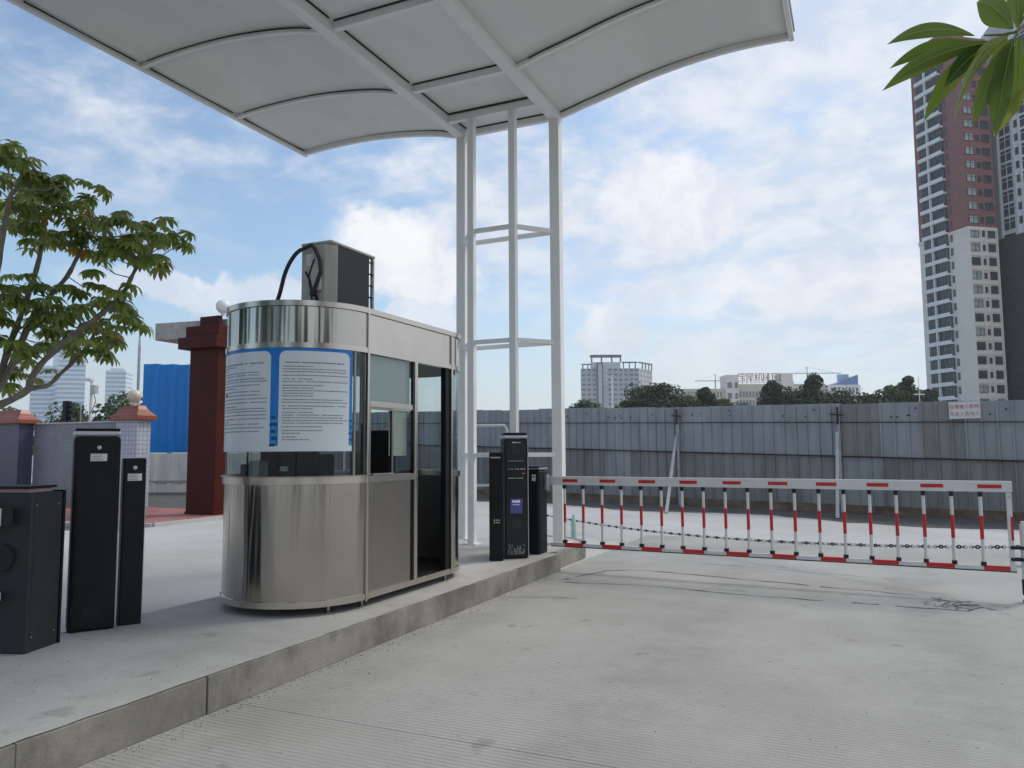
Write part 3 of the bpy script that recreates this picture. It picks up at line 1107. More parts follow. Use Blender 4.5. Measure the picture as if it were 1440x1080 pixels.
# poster that wraps the rounded window
post = thing('notice_poster', 'blue edged white notice sheet wrapped round the curved booth window', 'poster', (CX, Y0, 1.5))


def curved(mb, a0, a1, z0, z1, r, corner=0.0, n=28, botc=0.0):
    vs, fs = [], []
    wdt = R(a1 - a0) * r
    for i in range(n + 1):
        t = i / n
        # cluster columns near ends for the round corners
        u = .5 - .5 * cos(pi * t)
        s = u * wdt
        e = min(s, wdt - s)
        cz = corner - sqrt(max(0, corner ** 2 - (corner - e) ** 2)) if e < corner else 0
        cb = botc - sqrt(max(0, botc ** 2 - (botc - e) ** 2)) if e < botc else 0
        a = R(a0) + s / r
        vs += [(CX + r * cos(a), Y0 + r * sin(a), z0 + cb), (CX + r * cos(a), Y0 + r * sin(a), z1 - cz)]
    for i in range(n):
        fs.append((2 * i, 2 * i + 2, 2 * i + 3, 2 * i + 1))
    mb.add(vs, fs)


PZ0, PZ1 = 1.525, 2.372
b = MB(); curved(b, 196, 344, PZ0, PZ1, .668, 0, 60); b.build('backing', MT['blue'], post, smooth=True)
for a0, a1 in ((203, 285.5), (291.5, 341.5)):
    b = MB(); curved(b, a0, a1, PZ0 + .0, PZ1 - .034, .6700, .055, 40); b.build('white_panel', MT['sheet'], post, smooth=True)
b = MB(); curved(b, 196, 344, PZ0, PZ0 + .045, .6703, 0, 60); b.build('white_panel', MT['sheet'], post, smooth=True)
# flat print: rows of small characters
tx, tr_ = MB(), MB()
for a0, a1 in ((210, 283), (294, 340)):
    z = PZ1 - .135
    row = 0
    while z > PZ0 + .07:
        ind = 0 if row % 5 else .4
        a = a0 + ind
        end = a0 + (a1 - a0) * random.choice((1, 1, .97, .92, .6, .45)) if row else a1 - 3
        if z < PZ0 + .15:
            end = a0 + (a1 - a0) * rnd(.2, .45)
        if row == 0:
            a = a0 + 2
        while a < end:
            l = rnd(.5, 4.0)
            e = min(a + l, end)
            if e - a > .3:
                curved(tx, a, e, z, z + (.008 if row else .011), .6708, 0, max(1, int((e - a) / 2)))
            a = e + rnd(.15, .45) + (rnd(0, 2.5) if random.random() < .06 else 0)
        if a0 < 250 and row % 2 == 0 and row > 6:
            curved(tr_, a0 + 1.0, a0 + 3.2, z, z + .010, .6709, 0, 1)
        z -= random.choice((.0215, .0215, .030))
        row += 1
tx.build('print', MT['inkg'], post)
tr_.build('print', MT['inkr'], post)
dc, dn = MB(), MB()
for k in range(9):
    curved(dc if k % 2 else dn, 285.2 + (k % 3) * .7, 289.5 + (k % 4) * .6, PZ0 + .04 + k * .028, PZ0 + .058 + k * .028, .6711, .004, 4)
    curved(dc if (k + 1) % 2 else dn, 340.8 + (k % 3) * .3, 343.6, PZ0 + .06 + k * .026, PZ0 + .075 + k * .026, .6711, .004, 4)
dc.build('wave_print', MT['cyan'], post, kind='stuff')
dn.build('wave_print', MT['navy'], post, kind='stuff')
b = MB(); curved(b, 234, 239.5, 1.985, 2.008, .6712, .006, 4, .006); b.build('black_mark', MT['ink'], post)

# inside the booth
desk = thing('booth_desk', 'dark desk under the curved booth window', 'desk', (CX, 5.3, .33))
pl = [(CX + .58 * cos(R(a)), Y0 + .58 * sin(R(a))) for a in range(180, 361, 10)] + [(CX + .58, 5.62), (CX - .58, 5.62)]
MB().prism(pl, 1.10, 1.14).build('desk_top', MT['inside'], desk)
for x in (-.5, .46):
    MB().bx(CX + x, CX + x + .04, 5.35, 5.6, .335, 1.10).build('desk_leg', MT['dark'], desk)
mon = thing('monitor', 'black computer monitor seen from behind inside the booth', 'monitor', (CX + .12, 5.12, 1.14))
MB().bx(CX - .16, CX + .44, 5.10, 5.14, 1.24, 1.62).build('monitor_case', MT['blackp'], mon, bevel=.01)
MB().bx(CX + .07, CX + .15, 5.09, 5.10, 1.36, 1.40).build('monitor_label', MT['paper'], mon)
MB().bx(CX + .10, CX + .14, 5.11, 5.15, 1.16, 1.34).bx(CX + .02, CX + .22, 5.04, 5.20, 1.14, 1.16).build('monitor_stand', MT['blackp'], mon)
back_panel = thing('added_back_panel', 'dark back panel added inside the booth behind the desk to block light', 'cabinet', (CX - .2, 6.0, .33))
MB().bx(CX - .60, CX - .05, 5.70, 5.98, .335, 1.50).build('added_panel_body', MT['dark'], back_panel, bevel=.01)  # dark panel added to stop light passing through below the poster
MB().bx(CX - .59, CX - .06, 5.695, 5.699, .37, 1.10).build('added_panel_front', MT['inside'], back_panel)
prn = thing('ticket_printer', 'small grey and black printer on the booth desk', 'printer', (CX - .25, 5.15, 1.14))
MB().bx(CX - .34, CX - .16, 5.06, 5.26, 1.14, 1.42).build('printer_case', MT['blackp'], prn, bevel=.012)
MB().bx(CX - .17, CX - .06, 4.98, 5.1, 1.14, 1.45).build('printer_tray', MT['acg'], prn, bevel=.008)
chr_ = thing('office_chair', 'dark high backed office chair inside the booth', 'chair', (CX + .28, 5.95, .325))
MB().bx(CX + .05, CX + .50, 5.78, 6.14, .76, .84).build('seat', MT['blackr'], chr_, bevel=.03)
MB().bx(CX + .02, CX + .52, 6.10, 6.18, .92, 1.72).build('backrest', MT['blackr'], chr_, bevel=.035)
MB().lathe([(.26, 0), (.24, .05), (.03, .08), (.03, .44)], (CX + .28, 5.97, .326), 14).build('stem', MT['blackp'], chr_)
MB().bx(CX + .12, CX + .42, 6.182, 6.21, 1.35, 1.66).build('pink_cloth', MT['pink'], chr_, bevel=.01)

# ------------------------------------------------------------------ air conditioner outdoor unit on the booth roof
ac = thing('air_conditioner', 'grey outdoor air conditioner unit with dark coil on the booth roof', 'air conditioner', (-4.3, 5.67, 2.77))
ax0, ax1, ay0, ay1, az0, az1 = -4.45, -4.13, 5.33, 5.98, 2.795, 3.335
MB().bx(ax0, ax1, ay0 + .02, ay0 + .08, 2.756, az0).bx(ax0, ax1, ay1 - .08, ay1 - .02, 2.756, az0).build('foot_rail', MT['blackp'], ac)
MB().prism([(ax0, ay0), (ax1 - .07, ay0), (ax1, ay0 + .09), (ax1, ay0 + .095), (ax0, ay0 + .095)], az0, az1).build('end_panel', MT['acg'], ac, bevel=.006)
MB().bx(ax0, ax0 + .03, ay0 + .097, ay1, az0, az1).build('front_panel', MT['acg'], ac)
MB().bx(ax0 - .004, ax1 + .006, ay0 - .006, ay1 + .006, az1 + .001, az1 + .022).build('top_panel', MT['acg'], ac, bevel=.005)
MB().bx(ax0 + .031, ax1 - .006, ay0 + .1, ay1 - .075, az0 + .002, az1 - .002).build('coil', MT['acd'], ac)
gd = MB()
for i in range(5):
    z = az0 + .05 + i * .11
    gd.tube([(ax1 - .01, ay1 - .08, z), (ax1 - .005, ay1 - .01, z)], .007, 6)
gd.build('coil_guard', MT['blackp'], ac)
MB().bx(ax1 - .03, ax1, ay1 - .022, ay1, az0 - .035, az1).build('corner_post', MT['acg'], ac)
lv = MB()
for i in range(6):
    t = (i + .5) / 6
    p = Vector((ax1 - .07 + .07 * t, ay0 + .09 * t, 0)) + Vector((.79, -.61, 0)) * .003
    lv.bar((p.x, p.y, az0 + .03), (p.x, p.y, az1 - .03), .004, .004)
lv.build('louvre', MT['acg'], ac)
pc = MB()
pc.prism([(ax1 - .20, ay0 - .035), (ax1 - .10, ay0 - .035), (ax1 - .085, ay0), (ax1 - .215, ay0)], az0 + .12, az0 + .42)
pc.build('pipe_cover', MT['acg'], ac, bevel=.02)
MB().bx(ax0 + .05, ax0 + .12, ay0 - .004, ay0 - .001, az0 + .36, az0 + .46).build('rating_plate', MT['paper'], ac)
MB().tube([(ax0 + .02, ay0 - .05, az1 - .05), (ax0 + .16, ay0 - .06, az1 - .02), (ax1 - .12, ay0 - .07, az1 - .06), (ax1 - .075, ay0 - .06, az1 - .16), (ax1 - .07, ay0 - .05, az0 + .28), (ax1 - .12, ay0 - .05, az0 + .16), (ax1 - .18, ay0 - .04, az0 + .08)], .018, 8).build('wrapped_pipe', MT['hose'], ac, smooth=True)
MB().tube([(ax0 + .06, ay0 - .02, az0 + .30), (ax0 + .13, ay0 - .03, az0 + .20), (ax0 + .15, ay0 - .03, az0 + .10), (ax0 + .20, ay0 - .02, az0 + .04)], .009, 6).tube([(ax0 + .17, ay0 - .04, az0 + .40), (ax0 + .11, ay0 - .04, az0 + .26), (ax0 + .14, ay0 - .02, az0 + .02)], .007, 6).tube([(ax0 + .17, ay0 - .02, az0 + .12), (ax0 + .22, ay0 - .05, az0 + .05), (ax0 + .16, ay0 - .03, az0 + .02)], .008, 6).build('cable', MT['blackr'], ac, smooth=True)
hs = [(ax0 + .03, ay0 - .05, az1 - .045), (ax0 - .03, ay0 - .05, az1 - .08), (ax0 - .10, ay0 - .05, az1 - .16), (ax0 - .15, ay0 - .05, az1 - .26), (ax0 - .18, ay0 - .05, az1 - .36), (ax0 - .215, ay0 - .05, az1 - .46), (ax0 - .27, ay0 - .05, az1 - .54), (ax0 - .32, ay0 - .05, az1 - .60)]
MB().tube(smooth_path(hs), .018, 8).build('wrapped_pipe', MT['hose'], ac, smooth=True)

# ------------------------------------------------------------------ parking machines and cabinets


def cabinet(root, w, d, h, m, z0=0.0, bev=.012, name='cabinet'):
    return MB().bx(-w / 2, w / 2, -d, 0, z0, z0 + h).build(name, m, root, bevel=bev)


# local frame: front face at y=0 looking to -Y is built as y in (-d,0) flipped: front at y=-0
def machine_frame(name, label, loc, rz):
    return thing(name, label, 'parking machine', loc, rz, world=False)


def plate(mb, x0, x1, z0, z1, y, t=.003):
    mb.bx(x0, x1, y - t, y, z0, z1)
    return mb


# pay column with display (right of the booth)
def face_center(p, q):
    return ((p[0] + q[0]) / 2, (p[1] + q[1]) / 2)


m2 = machine_frame('payment_column', 'tall black parking column with display, screen and silver cap beside the barrier', (-3.862, 8.63, ZP), R(38))
MB().bx(-.145, .145, 0, .22, 0, 1.45).build('housing', MT['blackp'], m2, bevel=.012)
MB().bx(-.150, .150, -.004, .226, 1.455, 1.49).build('cap', MT['silver'], m2, bevel=.010)
MB().bx(-.140, .140, .004, .21, 1.49, 1.525).build('cap_top', MT['blackp'], m2, bevel=.012)
plate(MB(), -.125, .125, .03, 1.43, -.001, .004).build('face_glass', MT['blackg'], m2)
MB().bx(.146, .156, .0, .03, .02, 1.44).build('side_strip', MT['silver'], m2, bevel=.003)
for k, x in enumerate((-.045, -.030, -.016, .002, .016, .032, .046)):
    plate(MB(), x, x + .010, 1.395, 1.413 if k < 3 else 1.408, -.006, .002).build('logo_letter', MT['paper'], m2)
plate(MB(), -.05, .045, 1.255, 1.36, -.006, .004).build('camera_window', MT['greyp'], m2, bevel=.003)
for z, mm in ((.965, 'ledg'), (1.075, 'ledg'), (1.02, 'ledr')):
    d_ = MB()
    x = -.10
    while x < .09:
        l = rnd(.012, .03)
        if mm == 'ledg' or x > .05:
            plate(d_, x, x + l, z, z + .008, -.006, .002)
        x += l + rnd(.005, .03)
    d_.build('display_line', MT[mm] if mm == 'ledr' else MT['paper'], m2)
d_ = MB()
for i in range(9):
    plate(d_, -.10 + i * .022, -.088 + i * .022, 1.17, 1.185, -.006, .002)
d_.build('display_line', MT['inkg'], m2)
sc = plate(MB(), -.075, .075, .545, .72, -.006, .003).build('screen', MT['screen'], m2)
d_ = MB()
for i in range(7):
    plate(d_, -.05 + i * .014, -.040 + i * .014, .675, .70 + rnd(-.006, .008), -.0095, .001)
for i in range(5):
    plate(d_, -.045 + i * .018, -.033 + i * .018, .645, .654, -.0095, .001)
d_.build('screen_text', MT['screenw'], sc)
plate(MB(), -.055, .055, .37, .47, -.006, .003).build('ticket_slot', MT['greyp'], m2, bevel=.002)
d_ = MB()
for i in range(15):
    for j in range(9):
        if random.random() < .92 - .08 * j:
            x, z = -.098 + i * .014, .06 + j * .0135
            plate(d_, x - .003, x + .003, z - .003, z + .003, -.006, .001)
d_.build('speaker_holes', MT['paper'], m2)

m1 = machine_frame('camera_column', 'slim black column with six dots beside the taller display column', (-4.005, 8.36, ZP), R(22))
MB().bx(-.083, .083, 0, .15, 0, 1.285).build('housing', MT['blackp'], m1, bevel=.010)
plate(MB(), -.058, .075, .02, 1.23, -.001, .003).build('face_panel', MT['blackp'], m1, bevel=.001)
for k in range(6):
    plate(MB(), -.062 + k * .020, -.047 + k * .020, 1.215, 1.230, -.005, .002).build('logo_letter', MT['paper'], m1)
for i in range(3):
    for j in range(2):
        MB().bx(-.028 + i * .028, -.012 + i * .028, -.006, -.004, .445 + j * .028, .460 + j * .028).build('dot', MT['acg'], m1)

m3 = machine_frame('barrier_housing', 'short black barrier cabinet at the left end of the striped boom', (-3.89, 9.05, ZP), 0)
MB().bx(-.16, .16, 0, .28, 0, 1.06).build('housing', MT['blackp'], m3, bevel=.03)
MB().bx(-.165, .165, -.005, .285, 1.061, 1.085).build('cap', MT['silver'], m3, bevel=.008)
MB().bx(-.155, .155, .005, .275, 1.085, 1.105).build('cap_top', MT['blackp'], m3, bevel=.008)
plate(MB(), .06, .11, .92, 1.00, -.001, .002).build('sticker', MT['paper'], m3)
plate(MB(), .07, .10, .96, .985, -.0035, .001).build('sticker_print', MT['ink'], m3)
MB().bx(.161, .20, .16, .26, .80, .99).build('boom_bracket', MT['silver'], m3, bevel=.004)

# three cabinets of the other lane, on the left
A = thing('barrier_cabinet', 'short dark barrier cabinet with pink pad on top at the left edge', 'barrier cabinet', (-5.23, 3.46, ZP), R(18), world=False)
MB().bx(-.17, .17, -.15, .15, 0, 1.04).build('housing', MT['greyp'], A, bevel=.008)
MB().bx(-.178, .178, .152, .172, 0, 1.05).build('rear_panel', MT['blackp'], A, bevel=.003)
MB().bx(-.12, .12, -.11, .11, 1.041, 1.07).build('pink_pad', MT['pink'], A, bevel=.006)
MB().bx(-.14, .14, -.13, .13, 1.071, 1.087).build('pad_cover', MT['blackp'], A, bevel=.005)
MB().bx(.1705, .1725, -.12, .12, .08, .98).build('side_door', MT['greyp'], A, bevel=.001)
for k in range(6):
    MB().bx(.173, .1745, -.06, .06, .14 + k * .018, .146 + k * .018).build('vent_slot', MT['shadow_and_dark'], A)
for yy_, zz in ((-.105, .10), (.105, .10), (-.105, .96), (.105, .96)):
    MB().bx(.173, .1755, yy_ - .005, yy_ + .005, zz - .005, zz + .005).build('screw', MT['silver'], A)
MB().lathe([(.09, 0), (.09, .02), (.05, .025)], (0, 0, 0), 18).build('pivot', MT['blackr'], A).matrix_local = Matrix.Translation((-.02, -.152, .62)) @ Matrix.Rotation(R(90), 4, 'X')

B = thing('display_column', 'tall wide black column with lock and white sticker behind the short cabinet', 'parking machine', (-5.215, 3.985, ZP), R(56), world=False)
MB().bx(-.155, .155, 0, .20, 0, 1.43).build('housing', MT['blackp'], B, bevel=.022)
MB().bx(-.125, .125, -.006, .0, .03, 1.40).build('door', MT['blackp'], B, bevel=.003)
MB().bx(-.158, .158, -.006, .206, 1.434, 1.47).build('cap', MT['silver'], B, bevel=.012)
MB().bx(-.15, .15, .0, .2, 1.47, 1.49).build('cap_top', MT['blackp'], B, bevel=.009)
MB().bx(.1555, .163, .0, .02, .01, 1.42).build('side_strip', MT['silver'], B, bevel=.002)


def lock_and_sticker(root, z, x=0, w=.11, y=-.006):
    k = MB().lathe([(.015, 0), (.015, .006), (.008, .009)], (0, 0, 0), 14).build('lock', MT['silver'], root)
    k.matrix_local = Matrix.Translation((x, y - .001, z)) @ Matrix.Rotation(R(90), 4, 'X')
    s = MB().bx(x - w / 2, x + w / 2, y - .0035, y - .001, z - .10, z - .045).build('sticker', MT['paper'], root)
    d = MB()
    for q in range(4):
        plate(d, x - w * .43, x + w * (.20 if q else .3), z - .092 + q * .012, z - .088 + q * .012, y - .0045, .0008)
    d.build('sticker_print', MT['inkg'], s)


lock_and_sticker(B, 1.345, .01)
for zz in (.12, .72, 1.30):
    MB().bx(-.135, -.1265, -.010, -.001, zz, zz + .07).build('hinge', MT['blackr'], B, bevel=.002)
for k in range(5):
    MB().bx(-.06, .06, -.0075, -.0062, .10 + k * .016, .105 + k * .016).build('vent_slot', MT['shadow_and_dark'], B)
Cc = thing('slim_column', 'slim black column with lock and sticker between the tall column and the booth', 'parking machine', (-5.133, 4.25, ZP), R(60), world=False)
MB().bx(-.078, .078, 0, .12, 0, 1.262).build('housing', MT['blackp'], Cc, bevel=.008)
MB().bx(-.082, .082, -.003, .123, 1.263, 1.272).build('cap', MT['silver'], Cc, bevel=.002)
MB().bx(.0785, .084, .0, .11, .0, 1.255).build('side_strip', MT['silver'], Cc, bevel=.002)
lock_and_sticker(Cc, 1.19, 0, .10, -.001)

# ------------------------------------------------------------------ barrier boom (fence type)


def boom(root, L, nb, x_first, pitch_, tube=True):
    sx = x_first
    MB().bx(0, L, -.022, .022, 1.075, 1.185).build('top_rail', MT['alu'], root, bevel=.006)
    bot = MB().bx(0, L, -.018, .018, .296, .338).build('bottom_rail', MT['alu'], root, bevel=.004)
    MB().bx(0, L, -.012, .012, .284, .2955).build('rubber_strip', MT['blackr'], bot)
    tubes = MB().lathe([(.0165, .0), (.0165, .735)], (0, 0, .340), 12).mesh('bar', MT['alu'], True)
    bands = MB().lathe([(.0178, .0), (.0178, .235)], (0, 0, .60), 12).mesh('red_band', MT['red'], True)
    joint_t = MB().bx(-.020, .020, -.024, .024, 1.028, 1.0745).mesh('bar_joint', MT['blackr'])
    joint_b = MB().prism([(-.024, -.024), (.024, -.024), (.024, .024), (-.024, .024)], .3385, .375).mesh('bar_joint', MT['blackr'])
    for i in range(nb):
        x = sx + i * pitch_
        o = inst('bar', tubes, root, (x, 0, 0))
        inst('red_band', bands, o)
        inst('bar_joint', joint_t, o)
        inst('bar_joint', joint_b, o)
    st = MB().bx(.0, pitch_ * .82, -.0245, .0245, 1.112, 1.150).mesh('red_stripe', MT['red'])
    sb = MB().bx(.0, pitch_, -.0205, .0205, .2985, .3405).mesh('red_stripe', MT['red'])
    for i in range(0, nb + 1, 2):
        inst('red_stripe', st, root, (sx + i * pitch_ - .02, 0, 0))
        inst('red_stripe', sb, root, (sx + i * pitch_, 0, 0))


bm_ = thing('barrier_boom', 'long white fence type barrier boom with red bands across the road', 'barrier boom', (-3.72, 9.42, 0), math.atan2(-.0574, 1), world=False)
boom(bm_, 5.075, 19, .196, .2556)
er = MB().bx(5.02, 5.065, -.026, .026, .30, 1.07).build('end_post', MT['alu'], bm_, bevel=.004)
MB().bx(5.045, 5.067, -.028, .028, .60, .835).build('red_band', MT['red'], er)
MB().lathe([(.012, 0), (.012, .004)], (0, 0, 0), 10).build('bolt', MT['silver'], er).matrix_local = Matrix.Translation((5.043, -.0275, 1.03)) @ Matrix.Rotation(R(90), 4, 'X')

leg = thing('boom_support_leg', 'white support leg with black clamps and foot at the boom end', 'support leg', (1.42, 9.13, 0))
MB().lathe([(.032, .0), (.032, .66), (.022, .664), (.022, .69)], (1.42, 9.13, .10), 14).build('tube', MT['alu'], leg, smooth=True)
MB().lathe([(.028, 0), (.040, .012), (.030, .03), (.016, .05), (.016, .07), (.038, .072), (.038, .22), (.033, .225)], (1.42, 9.13, .0), 14).build('foot', MT['blackr'], leg, smooth=True)
for z in (.53, .415):
    MB().bx(1.30, 1.47, 9.09, 9.17, z - .016, z + .016).build('clamp', MT['blackr'], leg, bevel=.006)
MB().bx(1.30, 1.42, 9.12, 9.14, .33, .36).build('bracket', MT['alu'], leg)

# boom of the left lane, only its mounting end is in view
bl = thing('lane_boom', 'white barrier boom arms mounted on the short cabinet at the left edge', 'barrier boom', (-5.13, 3.27, 0), R(18), world=False)
MB().bx(-3.2, .0, -.03, .03, 1.05, 1.16).build('upper_arm', MT['alu'], bl, bevel=.005)
MB().bx(-3.2, -.02, -.02, .02, .565, .62).build('lower_arm', MT['alu'], bl, bevel=.005)
MB().bx(-.005, .03, -.034, .034, 1.045, 1.165).build('end_cap', MT['blackr'], bl, bevel=.005)
for k in range(2):
    MB().bx(-.07 + k * 0, -.04, -.0325, -.0305, 1.075 + k * .035, 1.10 + k * .035).build('bolt', MT['acg'], bl)

# plastic chain behind the boom
chn = thing('plastic_chain', 'black and white plastic chain sagging behind the barrier boom', 'chain', (1.42, 9.2, 0))
a, b_ = Vector((1.42, 9.2, .53)), Vector((-6.6, 14.85, .30))
cp = []
nl = 300
for i in range(nl + 1):
    t = i / nl
    p = a.lerp(b_, t)
    p.z -= .36 * (4 * t * (1 - t)) ** 1.0 * .55
    cp.append(p)
lk = [MB(), MB()]
for i in range(nl):
    p, q = cp[i], cp[i + 1]
    e = (q - p) * .12
    c0 = (p + q) / 2
    d = (q - p).normalized()
    s = Vector((0, 0, 1)) if i % 2 else d.cross(Vector((0, 0, 1))).normalized()
    pts = []
    for k in range(9):
        an = 2 * pi * k / 8
        pts.append(c0 + d * cos(an) * (q - p).length * .75 + s * sin(an) * .016)
    lk[(i // 3) % 2].tube(pts, .0068, 4, cap=False)
lk[0].build('black_links', MT['blackr'], chn, kind='stuff')
lk[1].build('white_links', MT['alu'], chn, kind='stuff')

dr = thing('plastic_bottle', 'blue and green labelled plastic bottle standing at the column foot', 'bottle', (-4.40, 12.15, 0))
MB().lathe([(.04, 0), (.045, .01), (.045, .36), (.03, .40), (.02, .42), (.02, .44)], (-4.40, 12.15, 0), 14).build('body', MT['plastic'], dr, smooth=True)
MB().lathe([(.022, 0), (.022, .03)], (-4.40, 12.15, .44), 10).build('cap', MT['alu'], dr)

p, q = (-6.55, 12.41), (-5.87, 12.72)
hp = thing('pipe_hoop', 'pale pipe hoop standing behind the lattice column', 'pipe hoop', (*p, 0))
MB().tube([(*p, 0), (*p, 1.90), (p[0] + .04, p[1] + .02, 1.98), (q[0] - .04, q[1] - .02, 1.98), (*q, 1.90), (*q, 0)], .026, 10).build('hoop_pipe', MT['m_wall'], hp, smooth=True)
MB().bar((*p, .9), (*q, .9), .04, .04).build('cross_rail', MT['m_wall'], hp)

# ------------------------------------------------------------------ sheet metal fence
FO = Vector((2.98, 19.0))
FD = Vector((-11.38, 3.8)).normalized()      # running to the left, away
FN = Vector((FD.y, -FD.x))
if FN.y > 0: FN = -FN
frz = math.atan2(FD.y, FD.x)


def fpt(s, z, o=0.0):
    """s metres to the left of the right picture edge, o towards the camera"""
    p = FO + FD * s + FN * o
    return (p.x, p.y, z)


def ftop(s):
    return 2.50 + .027 * s


fence = thing('hoarding_fence', 'long grey corrugated metal hoarding fence across the yard', 'fence', fpt(0, 0))
SW = .87


def sheet(s0, w, z0, z1, z0b, z1b, o, m, name):
    """ribbed sheet: three ribs"""
    vs, fs = [], []
    prof = []
    nr = 3
    for r in range(nr):
        u = w * r / nr
        rw = w / nr
        prof += [(u, 0), (u + rw - .055, 0), (u + rw - .044, .042), (u + rw - .011, .042)]
    prof.append((w, 0))
    for u, d in prof:
        t = u / w
        za, zb = z0 + (z0b - z0) * t, z1 + (z1b - z1) * t
        vs += [fpt(s0 + u, za, o + d), fpt(s0 + u, zb, o + d)]
    for i in range(len(prof) - 1):
        fs.append((2 * i, 2 * i + 1, 2 * i + 3, 2 * i + 2))
    ob = MB().add(vs, fs).build(name, m, fence)
    return ob


s = -6.0
k = 0
while s < 26:
    w_ = SW
    o = .008 * (k % 2) + rnd(-.003, .003)
    dz = rnd(-.018, .018)
    T0, T1 = ftop(s) + dz, ftop(s + w_) + dz
    mm = MT['fsheet'] if random.random() < .7 else MT['fsheet2']
    sheet(s - .012, w_ + .024, T0 - 1.25, T0, T1 - 1.25, T1, .03 + o, mm, 'upper_sheet')
    dz2 = rnd(-.03, .03)
    sheet(s - .012, w_ + .024, .16 + rnd(-.05, .05), T0 - 1.16 + dz2, .16 + rnd(-.05, .05), T1 - 1.16 + dz2, .0 + o, MT['fsheet2'] if random.random() < .7 else MT['fsheet'], 'lower_sheet')
    s += w_
    k += 1


def frail(z_of, o, a, b2, m, name):
    mb = MB()
    s_ = -6.0
    while s_ < 25.5:
        e = min(s_ + 5.4, 26)
        mb2 = MB().bar(fpt(s_, z_of(s_), o), fpt(e - .05, z_of(e - .05), o), a, b2)
        mb2.build(name, m, fence)
        s_ = e


frail(lambda q: ftop(q) - .45, .086, .018, .022, MT['shadow_and_dark'], 'seam_rail')
frail(lambda q: ftop(q) - 1.262, .070, .03, .032, MT['shadow_and_dark'], 'seam_rail')
frail(lambda q: .17, .03, .05, .05, MT['frust'], 'ground_rail')
MB().bar(fpt(-6, .075, -.02), fpt(26, .075, -.02), .14, .15).build('brick_footing', MT['frust'], fence)
# posts and braces
for sp_, bp_ in ((3.62, (-.55, 18.3)), (8.0, (-4.34, 18.5))):
    MB().bar(fpt(sp_, 0, .12), fpt(sp_, ftop(sp_) - .02, .12), .06, .06).build('post', MT['fpost'], fence, bevel=.005)
    MB().bar(fpt(sp_ + .02, 1.9, .18), (*bp_, 0.0), .075, .075).build('brace', MT['fpost'], fence, bevel=.005)
    MB().bar(fpt(sp_ - .12, ftop(sp_) - .28, .13), fpt(sp_ + .2, ftop(sp_) - .25, .13), .03, .03).bar(fpt(sp_, ftop(sp_) - .5, .17), fpt(sp_, ftop(sp_) - .08, .17), .05, .04).build('clamp', MT['shadow_and_dark'], fence)
# rust holes / screw heads
hm = MB().lathe([(.022, 0), (.022, .004)], (0, 0, 0), 8).mesh('bolt_hole', MT['shadow_and_dark'])
for i in range(26):
    s_ = rnd(-1, 15)
    o = inst('bolt_hole', hm, fence, fpt(s_, ftop(s_) - rnd(.1, .34), .081))
    o.rotation_euler = (R(90), 0, frz)

# warning sign wired to the fence
sg = thing('warning_sign', 'small white sign with red characters on the hoarding fence', 'sign', fpt(.90, 2.33, .07))
ss = 1.25
SC, SZ, SHW, SHH = .95, 2.335, .30, .185
vs = [fpt(SC + SHW, SZ - SHH, .088), fpt(SC - SHW, SZ - SHH, .088), fpt(SC - SHW, SZ + SHH, .088), fpt(SC + SHW, SZ + SHH, .088)]
v2 = [fpt(SC + SHW, SZ - SHH, .096), fpt(SC - SHW, SZ - SHH, .096), fpt(SC - SHW, SZ + SHH, .096), fpt(SC + SHW, SZ + SHH, .096)]
MB().add(vs + v2, [(3, 2, 1, 0), (4, 5, 6, 7), (0, 1, 5, 4), (1, 2, 6, 5), (2, 3, 7, 6), (3, 0, 4, 7)]).build('board', MT['paper'], sg)
for body, z in (('在建施工危险', SZ + .072), ('无关人员勿入', SZ - .085)):
    me = text_mesh(body, .096, MT['redp'], .001)
    o = inst('lettering', me, sg, fpt(SC, z, .0985))
    o.rotation_euler = (R(90), 0, frz + pi)

# ------------------------------------------------------------------ gate pillars and tiled wall at the left
gp = thing('gate_pillar', 'tall dark red tiled gate pillar with stepped cap behind the booth', 'pillar', (-14.4, 14.1, 0))
px0, px1, py0, py1 = -14.85, -13.95, 13.75, 14.15
MB().bx(px0, px1, py0, py1, 0, 4.02).build('shaft', MT['redt'], gp, bevel=.01)
MB().bx(px0 - .02, px1 + .02, py0 - .02, py1 + .02, 0, .12).build('plinth', MT['redt'], gp, bevel=.01)
MT['redt'].node_tree.nodes['Principled BSDF'].inputs['Specular IOR Level'].default_value = .12
for q, (z0, z1, e) in enumerate(((4.021, 4.30, .20), (4.301, 4.58, .08), (4.581, 4.84, -.14))):
    MB().bx(px0 - e, px1 + min(e, .14), py0 - e, py1 + e, z0, z1).build('cap_tier', MT['redt'], gp, bevel=.008)
gl_ = thing('pillar_globe', 'white globe lamp on top of the tall red gate pillar', 'globe lamp', (-14.05, 13.95, 4.84))
MB().lathe([(.05, 0), (.05, .06), (.09, .07)] + [(.17 * sin(R(t)), .22 - .17 * cos(R(t))) for t in range(25, 180, 12)], (-14.03, 13.95, 4.84), 20).build('globe', MT['globew'], gl_, smooth=True)
ro = thing('gate_roof_slab', 'weathered concrete roof slab projecting left of the red gate pillar', 'roof slab', (-15.5, 14.2, 4.3))
MB().prism([(-16.25, 13.9), (-14.1, 14.18), (-14.1, 16.5), (-16.25, 16.5)], 4.36, 4.80).build('slab', mat('lichen_concrete', (.42, .38, .36), .85, var=.25, vscale=5), ro, bevel=.015)


